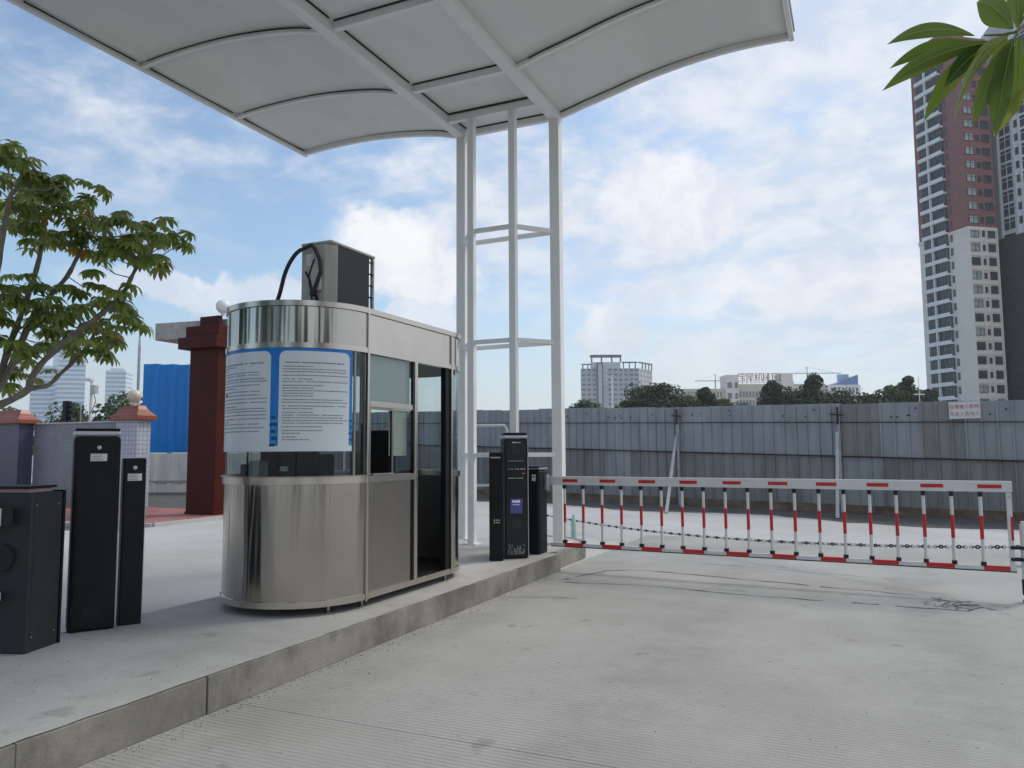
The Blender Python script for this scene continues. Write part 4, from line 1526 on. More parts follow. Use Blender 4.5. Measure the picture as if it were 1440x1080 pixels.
def cap_pier(name, label, x0, x1, y0, y1, h, m, globe=None):
    t = thing(name, label, 'pillar', ((x0 + x1) / 2, (y0 + y1) / 2, 0))
    MB().bx(x0, x1, y0, y1, 0, h).build('shaft', m, t, bevel=.008)
    MB().bx(x0 - .12, x1 + .12, y0 - .12, y1 + .12, h, h + .14).build('cap_tier', MT['capt'], t, bevel=.012)
    f = .03
    zs = [(h + .141, -.12 + f), (h + .30, .02 + f), (h + .301, .02 + f), (h + .42, .08 + f)]
    vs = []
    for z, e in zs:
        vs += [(x0 + e, y0 + e, z), (x1 - e, y0 + e, z), (x1 - e, y1 - e, z), (x0 + e, y1 - e, z)]
    fs = [(3, 2, 1, 0), (12, 13, 14, 15)]
    for k_ in range(3):
        for q in range(4):
            fs.append((k_ * 4 + q, k_ * 4 + (q + 1) % 4, k_ * 4 + 4 + (q + 1) % 4, k_ * 4 + 4 + q))
    MB().add(vs, fs).build('cap_tier', MT['capt'], t, bevel=.006)
    if globe:
        gx, gy = (x0 + x1) / 2, (y0 + y1) / 2
        gg = thing('globe_lamp', globe, 'globe lamp', (gx, gy, h + .42))
        MB().lathe([(.07, 0), (.07, .10), (.09, .11)] + [(.19 * sin(R(t_)), .28 - .19 * cos(R(t_))) for t_ in range(25, 180, 12)], (gx, gy, h + .42), 20).build('globe', MT['globe'], gg, smooth=True)


cap_pier('tiled_pillar', 'pale tiled wall pillar with terracotta cap and globe lamp', -19.3, -18.45, 15.3, 15.75, 2.44, MT['wtile'], 'cream globe lamp on the pale tiled pillar')
cap_pier('blue_pillar', 'dark blue tiled pillar with terracotta cap at the left picture edge', -24.1, -22.95, 14.9, 15.35, 2.42, MT['ntile'])
tw = thing('tiled_wall', 'grey blue tiled boundary wall between the two capped pillars', 'wall', (-21, 15.45, 0))
MB().bx(-22.95, -19.3, 15.38, 15.62, 0, 2.40).build('wall_body', MT['gtile'], tw)
MB().bx(-22.95, -19.3, 15.34, 15.66, 2.40, 2.44).build('coping', MT['m_wall'], tw, bevel=.005)
MB().bx(-32, -24.1, 15.38, 15.62, 0, 2.42).build('wall_body', MT['gtile'], tw)

bf = thing('blue_sheet_fence', 'bright blue corrugated sheet fence above stained white panels', 'fence', (-24.5, 21.6, 0))
for i in range(10):
    x = -25.45 + i * .62
    y = 21.3 + i * .26
    pts = [(0, 0), (.40, 0), (.42, -.11), (.58, -.11), (.62, 0)]
    for z0, z1, m, nm in ((1.52, 4.98 - i * .02, 'bluef', 'blue_sheet'), (.28, 1.50, 'oldw', 'white_sheet')):
        vs, fs = [], []
        for u, d in pts:
            for z in (z0, z1):
                vs.append((x + u, y + u * .42 + d, z))
        for q in range(len(pts) - 1):
            fs.append((2 * q, 2 * q + 1, 2 * q + 3, 2 * q + 2))
        MB().add(vs, fs).build(nm, MT[m], bf)
MB().bar((-25.5, 21.35, .15), (-19, 24.0, .15), .3, .3).build('footing', MT['oldw'], bf)
MB().bar((-25.5, 21.2, .42), (-19, 23.85, .42), .05, .07).build('rail', MT['fpost'], bf)
pp = thing('thin_mast', 'thin dark mast rising beside the blue sheet fence', 'mast', (-25.6, 21.2, 0))
MB().tube([(-25.6, 21.2, 0), (-25.6, 21.2, 5.6), (-25.62, 21.2, 6.35)], [.06, .05, .012], 8).build('mast_pole', MT['fpost'], pp)

cc = thing('camera_pole', 'white surveillance camera pole standing behind the tiled wall', 'camera pole', (-22.8, 17.1, 0))
MB().tube([(-22.8, 17.1, 0), (-22.78, 17.1, 3.9)], .045, 8).build('pole', MT['whiteg'], cc)
MB().bx(-22.98, -22.72, 17.0, 17.12, 3.86, 3.96).build('camera_head', MT['whiteg'], cc, bevel=.01)
MB().bx(-22.72, -22.50, 17.0, 17.14, 3.45, 3.72).build('control_box', MT['acg'], cc, bevel=.01)
MB().tube([(-22.6, 17.05, 3.45), (-22.5, 17.05, 3.2), (-22.62, 17.05, 2.95), (-22.75, 17.05, 2.8)], .012, 6).build('cable', MT['blackr'], cc)
tl_ = thing('signal_lamp', 'black traffic signal seen from behind above the tiled wall', 'traffic signal', (-23.5, 16.8, 0))
MB().tube([(-23.5, 16.8, 0), (-23.5, 16.8, 2.6)], .04, 8).build('pole', MT['blackp'], tl_)
MB().bx(-23.62, -23.40, 16.7, 16.9, 2.60, 3.22).build('housing', MT['blackp'], tl_, bevel=.03)
for z in (2.75, 2.93, 3.10):
    MB().bx(-23.40, -23.28, 16.74, 16.9, z - .05, z + .05).build('visor', MT['blackr'], tl_)
rp = thing('thin_rod', 'short grey rod standing behind the wall near the camera pole', 'rod', (-23.0, 17.0, 0))
MB().tube([(-23.05, 16.95, 0), (-23.05, 16.95, 3.1)], [.035, .02], 6).build('rod_tube', MT['fpost'], rp)

# ------------------------------------------------------------------ the umbrella tree at the left
main = [(-10.96, 5.67, 0.0), (-10.85, 5.69, 0.87), (-10.45, 5.74, 1.32), (-9.95, 5.82, 1.87), (-9.65, 5.87, 2.11)]
brs = [
    [(-9.65, 5.87, 2.11), (-9.45, 5.91, 2.12), (-9.13, 5.99, 2.27), (-9.01, 5.97, 2.42), (-8.85, 6.02, 2.64), (-8.42, 6.08, 2.93), (-8.15, 6.18, 3.14), (-7.99, 6.34, 3.41), (-7.94, 6.45, 3.68), (-7.91, 6.5, 3.84)],
    [(-9.13, 5.99, 2.27), (-9.08, 6.06, 2.31), (-9.02, 6.19, 2.35), (-8.98, 6.31, 2.5), (-8.85, 6.45, 2.72), (-8.8, 6.57, 2.94), (-8.72, 6.59, 3.09)],
    [(-9.65, 5.87, 2.11), (-9.61, 5.98, 2.35), (-9.62, 6.12, 2.63), (-9.58, 6.3, 3.19), (-9.46, 6.44, 3.52), (-9.32, 6.58, 3.81), (-9.22, 6.65, 4.1), (-9.14, 6.72, 4.35)],
    [(-9.65, 5.87, 2.11), (-9.68, 6.0, 2.43), (-9.74, 6.15, 2.87), (-9.82, 6.3, 3.21), (-9.82, 6.47, 3.8), (-9.88, 6.61, 4.33), (-9.9, 6.66, 4.8), (-9.87, 6.65, 5.09)],
    [(-9.65, 5.87, 2.11), (-9.5, 5.71, 2.88), (-9.27, 5.64, 3.5), (-9.09, 5.58, 3.87), (-8.91, 5.51, 4.26), (-8.72, 5.46, 4.54)],
    [(-9.65, 5.87, 2.11), (-9.9, 5.9, 2.6), (-10.1, 6.0, 3.3), (-10.3, 6.2, 4.2), (-10.4, 6.3, 4.8)]]
clumps = [(-9.23, 5.67, 5.08), (-8.8, 5.66, 4.94), (-9.03, 6.04, 4.96), (-8.4, 5.95, 4.7), (-8.96, 5.56, 4.61), (-9.22, 5.98, 4.78), (-10.29, 6.37, 4.69), (-9.67, 6.44, 4.81), (-9.92, 6.31, 4.38), (-9.01, 5.83, 4.22), (-9.11, 6.29, 4.51), (-8.56, 6.11, 4.5), (-8.15, 6.14, 4.3), (-7.87, 6.17, 4.16), (-7.84, 6.35, 4.24), (-8.54, 7.19, 4.5), (-8.2, 7.19, 4.39), (-8.07, 7.23, 4.24), (-8.64, 6.96, 4.24), (-7.7, 6.41, 3.98), (-7.64, 6.63, 3.88), (-8.69, 6.64, 4.33), (-9.08, 6.63, 4.4), (-9.55, 6.63, 4.33), (-9.15, 6.86, 4.22), (-8.06, 6.09, 3.76), (-8.54, 6.71, 3.99), (-8.89, 6.69, 3.63), (-8.88, 6.43, 3.54), (-7.97, 6.32, 3.42), (-8.25, 6.68, 3.34), (-7.71, 6.31, 3.07), (-9.03, 7.08, 3.43), (-8.88, 7.06, 3.15), (-8.7, 6.61, 3.25), (-8.67, 6.21, 3.26), (-9.67, 6.76, 3.27), (-9.37, 6.36, 3.14), (-9.45, 6.83, 3.06), (-9.85, 6.61, 2.97), (-8.66, 6.59, 2.88), (-9.3, 6.1, 3.37), (-9.78, 6.17, 3.62), (-9.34, 6.1, 3.6), (-9.19, 5.74, 3.26), (-9.28, 5.93, 3.41), (-9.6, 6.62, 3.44), (-8.34, 5.93, 3.26), (-9.01, 5.68, 2.84), (-9.75, 6.31, 2.77), (-8.49, 6.3, 2.79), (-9.81, 6.16, 2.45), (-9.75, 6.03, 2.97), (-9.57, 5.71, 4.94), (-10.63, 6.33, 4.85), (-9.44, 5.68, 3.38), (-9.75, 5.92, 3.15), (-8.1, 6.35, 2.78), (-9.7, 6.12, 5.09), (-8.84, 5.95, 4.75), (-8.82, 6.09, 4.75), (-9.66, 6.36, 4.72), (-9.25, 5.86, 4.56), (-8.77, 6.48, 4.51), (-8.66, 7.1, 4.47), (-7.45, 6.36, 4.01), (-7.85, 6.11, 4.0), (-7.78, 6.44, 3.85), (-9.21, 6.64, 4.25), (-8.93, 6.62, 3.19), (-8.7, 6.13, 2.91), (-8.95, 6.14, 3.19)]
tr = thing('umbrella_tree', 'umbrella tree with drooping fingered leaves at the left picture edge', 'tree', (-10.96, 5.67, 0))


pth = smooth_path(main)
MB().tube(pth, [.16 - .07 * i / len(pth) for i in range(len(pth))], 10).build('trunk', MT['bark'], tr, smooth=True)
allb = []
for bi, bpts in enumerate(brs):
    pth = smooth_path(bpts)
    allb += pth[4:]
    r0_, r1_ = ((.052, .020) if bi != 1 else (.034, .015))
    MB().tube(pth, [r0_ + (r1_ - r0_) * (i / len(pth)) ** .8 + .004 * sin(i * 1.9) for i in range(len(pth))], 8).build('branch', MT['bark'], tr, smooth=True)


def leaflet(mb, L, W, base, dirv, droop, roll_=0.0, nseg=4, fold=.12):
    """a drooping blade starting at base along dirv"""
    d = Vector(dirv).normalized()
    side_ = d.cross(Vector((0, 0, 1)))
    if side_.length < .05:
        side_ = Vector((1, 0, 0))
    side_.normalize()
    if roll_:
        side_ = Matrix.Rotation(roll_, 3, d) @ side_
    p = Vector(base)
    prof_ = [0.10, .62, 1.0, .80, 0.0] if nseg == 4 else [.1, .5, .85, 1.0, .85, .5, 0.0]
    vs, fs = [], []
    n_ = len(prof_)
    for i in range(n_):
        t = i / (n_ - 1)
        nrm_ = side_.cross(d).normalized()
        if roll_:
            side_ = (side_ - d * side_.dot(d)).normalized()
        wv = W * prof_[i] / 2
        vs += [p - side_ * wv + nrm_ * (fold * wv), p.copy(), p + side_ * wv + nrm_ * (fold * wv)]
        p = p + d * (L / (n_ - 1))
        d = (d + Vector((0, 0, -1)) * droop / (n_ - 1)).normalized()
    for i in range(n_ - 1):
        a_ = i * 3
        fs += [(a_, a_ + 3, a_ + 4, a_ + 1), (a_ + 1, a_ + 4, a_ + 5, a_ + 2)]
    mb.add(vs, fs)


def rosette(seed):
    r_ = random.Random(seed)
    mb = MB()
    n_ = r_.randint(11, 14)
    for i in range(n_):
        az = 2 * pi * i / n_ + r_.uniform(-.12, .12)
        el = r_.uniform(.0, .35)
        leaflet(mb, r_.uniform(.17, .235), r_.uniform(.05, .064), (0, 0, 0), (cos(az) * cos(el), sin(az) * cos(el), sin(el)), r_.uniform(1.7, 3.0))
    return mb


ros = [rosette(i).mesh('leaf', MT['leaf'], True) for i in range(10)]
rosy = [rosette(50 + i).mesh('leaf', MT['leafy'], True) for i in range(2)]
yel = {10: 1, 11: 1, 20: 1, 33: 1, 66: 1, 24: 1}
cnt = 0
pet = MB()
extra = MB()
for ci, c in enumerate(clumps):
    c = Vector(c)
    near = min(allb, key=lambda q: (q - c).length)
    for k in range(4 if c[0] < -9.0 else 3):
        off = Vector((random.gauss(0, .105), random.gauss(0, .16), random.gauss(0, .08)))
        p = c + off
        isy = ci in yel and k == 0
        me = random.choice(rosy if isy else ros)
        outv = (p - near)
        tilt = Vector((outv.x * .5 + rnd(-.25, .25), outv.y * .5 + rnd(-.25, .25), 1)).normalized()
        q = tilt.to_track_quat('Z', 'Y')
        e = (q.to_matrix() @ Matrix.Rotation(rnd(0, 6.28), 3, 'Z')).to_euler()
        if cnt < 288:
            o = inst('leaf', me, tr, p, rot=e, scale=rnd(.80, 1.12))
            cnt += 1
    for k in range(2):
        st_ = near.lerp(c, rnd(0, .1))
        mid_ = st_.lerp(c, .5) + Vector((0, 0, -.05))
        pet.tube([st_, mid_, c + Vector((rnd(-.08, .08), rnd(-.08, .08), 0))], [.007, .006, .004], 5)
    # inner fill of the same leaves
    for k in range(2 if c[0] < -9.0 else 0):
        p = c + Vector((random.gauss(0, .14), rnd(.05, .4), random.gauss(-.03, .11)))
        r_ = random.Random(ci * 9 + k)
        az0_ = rnd(0, 6)
        for i in range(9):
            az = az0_ + 2 * pi * i / 9
            leaflet(extra, r_.uniform(.15, .21), .052, p, (cos(az), sin(az), r_.uniform(-.1, .2)), r_.uniform(1.0, 2.0))
pet.build('twigs', MT['bark'], tr, smooth=True, kind='stuff')
extra.build('crown', MT['leaf'], tr, smooth=True, kind='stuff')

# ------------------------------------------------------------------ branch hanging in at the upper right
nb_ = thing('leafy_tree', 'tree whose long drooping leaves hang in at the upper right corner', 'tree', (4.4, 3.0, 0))
MB().tube(smooth_path([(4.4, 3.0, 0), (4.45, 3.05, 1.2), (4.3, 3.1, 2.6), (4.2, 3.2, 3.8), (4.3, 3.2, 4.8)]), [.13 - .005 * k for k in range(17)], 10).build('trunk', MT['bark'], nb_, smooth=True)
for _p in ([(4.3, 3.1, 2.6), (3.6, 3.4, 3.4), (2.6, 3.65, 3.75), (1.45, 3.7, 3.5)], [(4.2, 3.2, 3.8), (4.9, 3.9, 4.6), (5.3, 4.3, 5.2)], [(4.2, 3.2, 3.8), (4.7, 2.4, 4.6), (4.9, 1.8, 5.2)], [(4.3, 3.2, 4.8), (3.8, 3.0, 5.4), (3.6, 2.9, 5.9)]):
    MB().tube(smooth_path(_p), [.055 - .0027 * k for k in range(len(_p) * 4 - 3)], 8).build('branch', MT['bark'], nb_, smooth=True)
_cr = MB()
_rg = random.Random(77)
for _k in range(150):
    _c = Vector((4.5 + _rg.gauss(0, .75), 3.1 + _rg.gauss(0, .75), 5.0 + _rg.gauss(0, .5)))
    for _i in range(8):
        _a = _rg.uniform(0, .4) + 2 * pi * _i / 8
        leaflet(_cr, _rg.uniform(.2, .28), .08, _c, (cos(_a), sin(_a), _rg.uniform(0, .3)), _rg.uniform(1.2, 2.2))
_cr.build('crown', MT['leafr'], nb_, smooth=True, kind='stuff')
MB().tube([(1.45, 3.7, 3.5), (1.042, 3.285, 3.231), (.652, 2.858, 2.961), (.489, 2.743, 2.811)], [.022, .016, .010, .006], 8).build('twig', MT['bark'], nb_, smooth=True)
MB().tube([(.489, 2.743, 2.811), (.45, 2.72, 2.80), (.40, 2.70, 2.80)], [.005, .004, .003], 6).tube([(.60, 2.82, 2.91), (.56, 2.79, 2.76), (.516, 2.771, 2.645)], [.005, .004, .003], 6).build('petiole', MT['leafr'], nb_, smooth=True)
LV = [((0.371, 2.691, 2.801), (0.126, 2.477, 2.724)), ((0.38, 2.697, 2.779), (0.135, 2.593, 2.703)), ((0.411, 2.711, 2.783), (0.12, 2.699, 2.679)), ((0.421, 2.716, 2.779), (0.149, 2.553, 2.614)), ((0.431, 2.719, 2.79), (0.228, 2.703, 2.569)), ((0.431, 2.72, 2.783), (0.297, 2.577, 2.49)), ((0.441, 2.724, 2.783), (0.284, 2.666, 2.647)), ((0.462, 2.732, 2.801), (0.437, 2.846, 2.647)), ((0.468, 2.735, 2.8), (0.347, 2.642, 2.627)), ((0.482, 2.742, 2.789), (0.434, 2.801, 2.523)), ((0.483, 2.74, 2.822), (0.37, 2.575, 2.854)), ((0.497, 2.746, 2.822), (0.501, 2.731, 2.999)), ((0.516, 2.771, 2.645), (0.442, 2.859, 2.527)), ((0.502, 2.75, 2.8), (0.532, 2.732, 2.557)),
      ((.49, 2.745, 2.80), (.38, 2.78, 2.56)), ((.50, 2.75, 2.80), (.50, 2.85, 2.60)), ((.51, 2.75, 2.82), (.60, 2.60, 2.70)), ((.50, 2.75, 2.83), (.62, 2.7, 2.95))]
for i, (p, q) in enumerate(LV):
    p, q = Vector(p), Vector(q)
    d = q - p
    d0 = (d + Vector((0, 0, .30 * d.length))).normalized()
    mb = MB()
    wl = (.06, .062, .08, .075, .085, .085, .085, .08, .085, .10, .12, .085, .065, .08, .08, .08, .08, .08)[i]
    leaflet(mb, d.length * 1.06, wl * .78, p, d0, rnd(.55, 1.0), (R(58) if d.x < -.1 else R(35) if d.x < -.05 else R(12)), nseg=6, fold=.22)
    nv = len(mb.v)
    mid_pts = [Vector(mb.v[k]) for k in range(1, nv, 3)]
    o = mb.build('leaf', MT['leafr2'] if i in (4, 5, 12, 8) else MT['leafr'], nb_, smooth=True)
    MB().tube([p_ + Vector((0, 0, .0006)) for p_ in smooth_path(mid_pts, 3)], [.0020 * (1 - .8 * k / 18) for k in range(19)], 5).build('midrib', MT['rib'], o, smooth=True)
    sb_ = o.modifiers.new('sub', 'SUBSURF')
    sb_.levels = sb_.render_levels = 2

# ------------------------------------------------------------------ background trees


def bgtree(name, label, x, y, h, rx, m, seed, conic=0.0, nleaf=4200, size=.62, group='trees beyond the hoarding fence'):
    t = thing(name, label, 'tree', (x, y, 0), group=group)
    r_ = random.Random(seed)
    MB().tube([(x, y, 0), (x + .1, y, h * .3), (x, y, h * .75)], [.22, .17, .05], 7).build('trunk', MT['bark'], t)
    lobes = []
    for i in range(26):
        zz = r_.uniform(.35, .90)
        wr = (1 - conic * zz) * sqrt(max(.05, 1 - zz ** 4))
        a_ = r_.uniform(0, 6.28)
        d = r_.uniform(.25, .75) * rx * wr
        lobes.append((x + cos(a_) * d, y + sin(a_) * d, zz * h, rx * r_.uniform(.28, .48) * (1 - .5 * conic * zz)))
    lobes.append((x, y, h * .93, rx * .22))
    vs, fs = [], []
    for i in range(nleaf):
        lx, ly, lz, lr = r_.choice(lobes)
        u = Vector((r_.gauss(0, 1), r_.gauss(0, 1), r_.gauss(0, 1))).normalized() * lr * r_.uniform(.72, 1.08)
        c = Vector((lx, ly, lz)) + Vector((u.x, u.y, u.z * .8))
        n_ = (u.normalized() + Vector((r_.gauss(0, .5), r_.gauss(0, .5), r_.gauss(.3, .5)))).normalized()
        s_ = n_.cross(Vector((r_.gauss(0, 1), r_.gauss(0, 1), r_.gauss(0, 1)))).normalized()
        tt = n_.cross(s_)
        q = size * r_.uniform(.5, 1.2)
        b0 = len(vs)
        vs += [c - s_ * q * .5, c - tt * q * .32 + n_ * q * .1, c + s_ * q * .5, c + tt * q * .32 + n_ * q * .1]
        fs.append((b0, b0 + 1, b0 + 2, b0 + 3))
    MB().add(vs, fs).build('crown', m, t)
    return t


bgt = [
    (-39.5, 114, 8.8, 3.2, 'tree1', 0, 'small dark tree just right of the lattice column above the fence'),
    (-33.4, 116, 8.9, 2.2, 'tree2', 0, 'low bright tree in front of the pale tower block'),
    (-30.5, 118, 11.0, 4.3, 'tree1', .15, 'broad dark tree at the right foot of the pale block'),
    (-27.6, 118, 11.6, 3.4, 'tree1', .3, 'taller dark tree beside the pale block'),
    (-24.5, 121, 9.6, 3.0, 'tree2', .2, 'light green tree left of the pointed tree'),
    (-22.0, 122, 11.2, 2.2, 'tree1', .7, 'narrow pointed tree before the cream building wing'),
    (-19.3, 123, 9.0, 3.2, 'tree2', .2, 'light rounded tree below the cream building windows'),
    (-12.2, 124, 11.9, 3.0, 'tree1', .5, 'dark tree standing in front of the red roof letters'),
    (-9.0, 125, 9.7, 4.6, 'tree1', 0, 'wide dark tree between the pointed crowns'),
    (-6.4, 127, 13.0, 3.2, 'tree1', .75, 'tallest pointed dark tree right of the red letters'),
    (-2.5, 128, 9.8, 4.4, 'tree1', 0, 'wide low dark tree below the blue glass wedge'),
    (1.2, 130, 9.4, 3.4, 'tree1', 0, 'low dark tree right of the blue glass wedge'),
    (4.3, 132, 11.0, 3.0, 'tree2', .2, 'mid green tree left of the tall tower foot'),
    (6.9, 133, 12.6, 2.6, 'tree1', .5, 'pointed dark tree next to the tall tower foot'),
    (9.6, 136, 10.6, 2.0, 'tree1', .2, 'dark tree touching the left edge of the tall tower'),
]
for i, (x, y, h, rx, m, cn, lab) in enumerate(bgt):
    bgtree('broadleaf_tree', lab, x, y, h + .3, rx * 1.35, MT[m], 100 + i, cn)
for i, (x, y, h, rx, lab) in enumerate([(-66, 42, 5.4, 2.6, 'low green bush tree above the wall at far left'), (-61, 44.5, 5.6, 3.0, 'low green tree behind the traffic signal'), (-57.5, 46, 6.6, 3.2, 'green tree between camera pole and tiled pillar'), (-54, 48, 7.4, 3.0, 'taller green tree just left of the tiled pillar')]):
    bgtree('roadside_tree', lab, x, y, h, rx, MT['tree2'], 200 + i, 0, 1500, .45, 'trees behind the tiled wall')
bgtree('tower_shrub', 'small bright shrub in front of the tall tower windows', 15.6, 118, 7.9, 1.6, MT['tree2'], 300, 0, 500, .35)

for i, (x, y, h, rx, lab) in enumerate([(3.5, -9.5, 7.5, 3.2, 'unseen leafy tree added behind the viewpoint by the road for reflections'), (-9.5, -8.5, 8.5, 3.6, 'large unseen tree added behind the viewpoint on the island side for reflections'), (-17.5, -1.5, 7.5, 3.2, 'unseen tree added beyond the left lane for reflections'), (9.5, -2.5, 7.0, 2.8, 'unseen tree added beside the right lane for reflections'), (-3.5, -15, 9.5, 4.0, 'tall unseen tree added far behind the viewpoint for reflections')]):
    bgtree('reflection_tree', lab, x, y, h, rx, MT['tree2'], 400 + i, 0, 3000, .5, 'unseen trees added for the steel reflections')  # unseen trees added so the booth steel reflects dark bands

# ------------------------------------------------------------------ right hand residential tower
FWH = Vector((-sin(yaw), cos(yaw), 0))
RTH = Vector((cos(yaw), sin(yaw), 0))
K0 = Vector((22.42, 186.47, 0))
d1 = (-RTH * cos(R(75)) + FWH * sin(R(75)))
d2 = (RTH * cos(R(12)) + FWH * sin(R(12)))
n1_ = Vector((d1.y, -d1.x, 0)); n1_ = n1_ if n1_.dot(FWH) < 0 else -n1_
n2__ = Vector((d2.y, -d2.x, 0)); n2__ = n2__ if n2__.dot(FWH) < 0 else -n2__
L1, L2 = 13.4, 7.2
tower = thing('residential_tower', 'tall apartment tower, cream below and brick red above, white balcony slabs', 'tower', tuple(K0))
H1, H2 = 48.2, 91.0
STO = 3.03
foot = [K0, K0 + d2 * L2, K0 + d2 * L2 + FWH * 18, K0 + d1 * L1 + FWH * 5 + RTH * 4, K0 + d1 * L1]


def prism3(ps, z0, z1):
    return MB().prism([(p.x, p.y) for p in ps], z0, z1)


prism3(foot, 0, H1).build('lower_wall', MT['tw_cream'], tower)
prism3(foot, H1 + .002, H2).build('upper_wall', MT['tw_red'], tower)
ctr = sum(foot, Vector()) / len(foot)
prism3([ctr.lerp(p, .55) for p in foot], H2, H2 + 4.5).build('roof_house', MT['tw_red'], tower)
prism3([p + (p - ctr).normalized() * .25 for p in foot], H1 - .35, H1 + .35).build('string_course', MT['tw_cream'], tower)


def on(face, u, o, z):
    d, nn = (d1, n1_) if face == 1 else (d2, n2__)
    p = K0 + d * u + nn * o
    return Vector((p.x, p.y, z))


def fbox(mb, face, u0, u1, o0, o1, z0, z1, mi=0):
    ps = [on(face, u0, o0, 0), on(face, u1, o0, 0), on(face, u1, o1, 0), on(face, u0, o1, 0)]
    return mb.prism([(p.x, p.y) for p in ps], z0, z1, mi)


nf = int(H2 / STO)
# geometry for one storey, shared by every storey (built at z=0, placed by location)
ub = [(.385, .655), (.675, .865)]      # balcony bays as fractions from the near corner
slab = MB(); fbox(slab, 1, L1 * .375, L1 * .875, .0, .95, -.22, .22)
fbox(slab, 1, L1 * .375, L1 * .875, .85, .95, .22, .62)
glz = []
for a_, b_ in ub:
    q = MB()
    fbox(q, 1, L1 * a_, L1 * b_, .05, .30, .22, STO - .25)
    k_ = 4 if b_ - a_ > .2 else 3
    for j in range(k_ + 1):
        u = L1 * (a_ + (b_ - a_) * j / k_)
        fbox(q, 1, u - .05, u + .05, .30, .36, .22, STO - .25, 1)
    fbox(q, 1, L1 * a_, L1 * b_, .301, .35, 1.15, 1.22, 1)
    glz.append(q)
mull = MB(); fbox(mull, 1, L1 * .655, L1 * .675, .0, .93, .22, STO - .22)
slit = MB(); fbox(slit, 1, L1 * .30, L1 * .345, .02, .09, .9, 2.5)


def win(face, u0, u1, z0, z1, bars=2, pale=False):
    q = MB()
    fbox(q, face, u0, u1, .03, .08, z0, z1, 0)
    for j in range(bars + 1):
        u = u0 + (u1 - u0) * j / bars
        fbox(q, face, u - .05, u + .05, .08, .15, z0, z1, 1)
    fbox(q, face, u0, u1, .081, .14, z0 - .03, z0 + .07, 1)
    fbox(q, face, u0, u1, .081, .14, z1 - .07, z1, 1)
    fbox(q, face, u0, u1, .081, .13, z0 + (z1 - z0) * .68, z0 + (z1 - z0) * .72, 1)
    return q


w1 = win(2, L2 * .06, L2 * .36, .85, 2.55)
w2 = win(2, L2 * .46, L2 * .56, 1.0, 2.3, 1)
w3 = win(2, L2 * .66, L2 * .92, .85, 2.55)
band = MB(); fbox(band, 2, L2 * .04, L2 * .94, .0, .22, -.15, .45)
pil = MB()
off = tuple(K0)
mslab = slab.mesh('balcony_slab', MT['tw_white'], off=off)
mglz = [q.mesh('balcony_glazing', [MT['tw_glass'], MT['tw_frame']], off=off) for q in glz]
mmul = mull.mesh('balcony_divider', MT['tw_white'], off=off)
mslit = slit.mesh('window', MT['tw_glass'], off=off)
mw1 = w1.mesh('window', [MT['tw_glass'], MT['tw_frame']], off=off)
mw1p = w1.mesh('window', [MT['tw_glass2'], MT['tw_frame']], off=off)
mw2 = w2.mesh('window', [MT['tw_glass'], MT['tw_frame']], off=off)
mw3 = w3.mesh('window', [MT['tw_glass'], MT['tw_frame']], off=off)
mband = band.mesh('spandrel', MT['tw_cream'], off=off)
for f_ in range(2, nf):
    z = f_ * STO
    kx = (K0.x, K0.y, z)
    inst('balcony_slab', mslab, tower, kx)
    inst('balcony_glazing', mglz[0], tower, kx)
    inst('balcony_glazing', mglz[1], tower, kx)
    inst('balcony_divider', mmul, tower, kx)
    inst('window', mslit, tower, kx)
    lowp = z < H1 - 1
    inst('window', mw1p if (not lowp or random.random() < .55) else mw1, tower, kx)
    inst('window', mw2, tower, kx)
    inst('window', mw3, tower, kx)
    if lowp:
        inst('spandrel', mband, tower, kx)
for u in (.0, .405, .605, .965):
    b = MB(); fbox(b, 2, L2 * u, L2 * (u + .035), .0, .30, 4, H1); b.build('pier', MT['tw_cream'], tower)

# second tower at the right edge: white framed windows above, dark brick below
K2 = Vector((29.9, 195.4, 0))
d1r = -d1
nn2 = n1_
tower2 = thing('framed_tower', 'tower at the right edge with white framed windows above dark brick', 'tower', tuple(K2))
LL = 24
back = FWH * 14
ps = [K2 - d1r * 1.0 + FWH * 3, K2, K2 + d1r * LL, K2 + d1r * LL + back, K2 + back + RTH * 2]
prism3(ps, 0, H1 - 1).build('lower_wall', MT['tw_dark'], tower2)
prism3(ps, H1 - .998, 92).build('upper_wall', MT['tw_white'], tower2)
pc_ = sum(ps, Vector()) / len(ps)
prism3([pc_.lerp(p, .6) for p in ps], 92, 97).build('roof_house', MT['m_wall'], tower2)


def fbox2(mb, u0, u1, o0, o1, z0, z1, mi=0):
    q = [K2 + d1r * u0 + nn2 * o0, K2 + d1r * u1 + nn2 * o0, K2 + d1r * u1 + nn2 * o1, K2 + d1r * u0 + nn2 * o1]
    return mb.prism([(p.x, p.y) for p in q], z0, z1, mi)


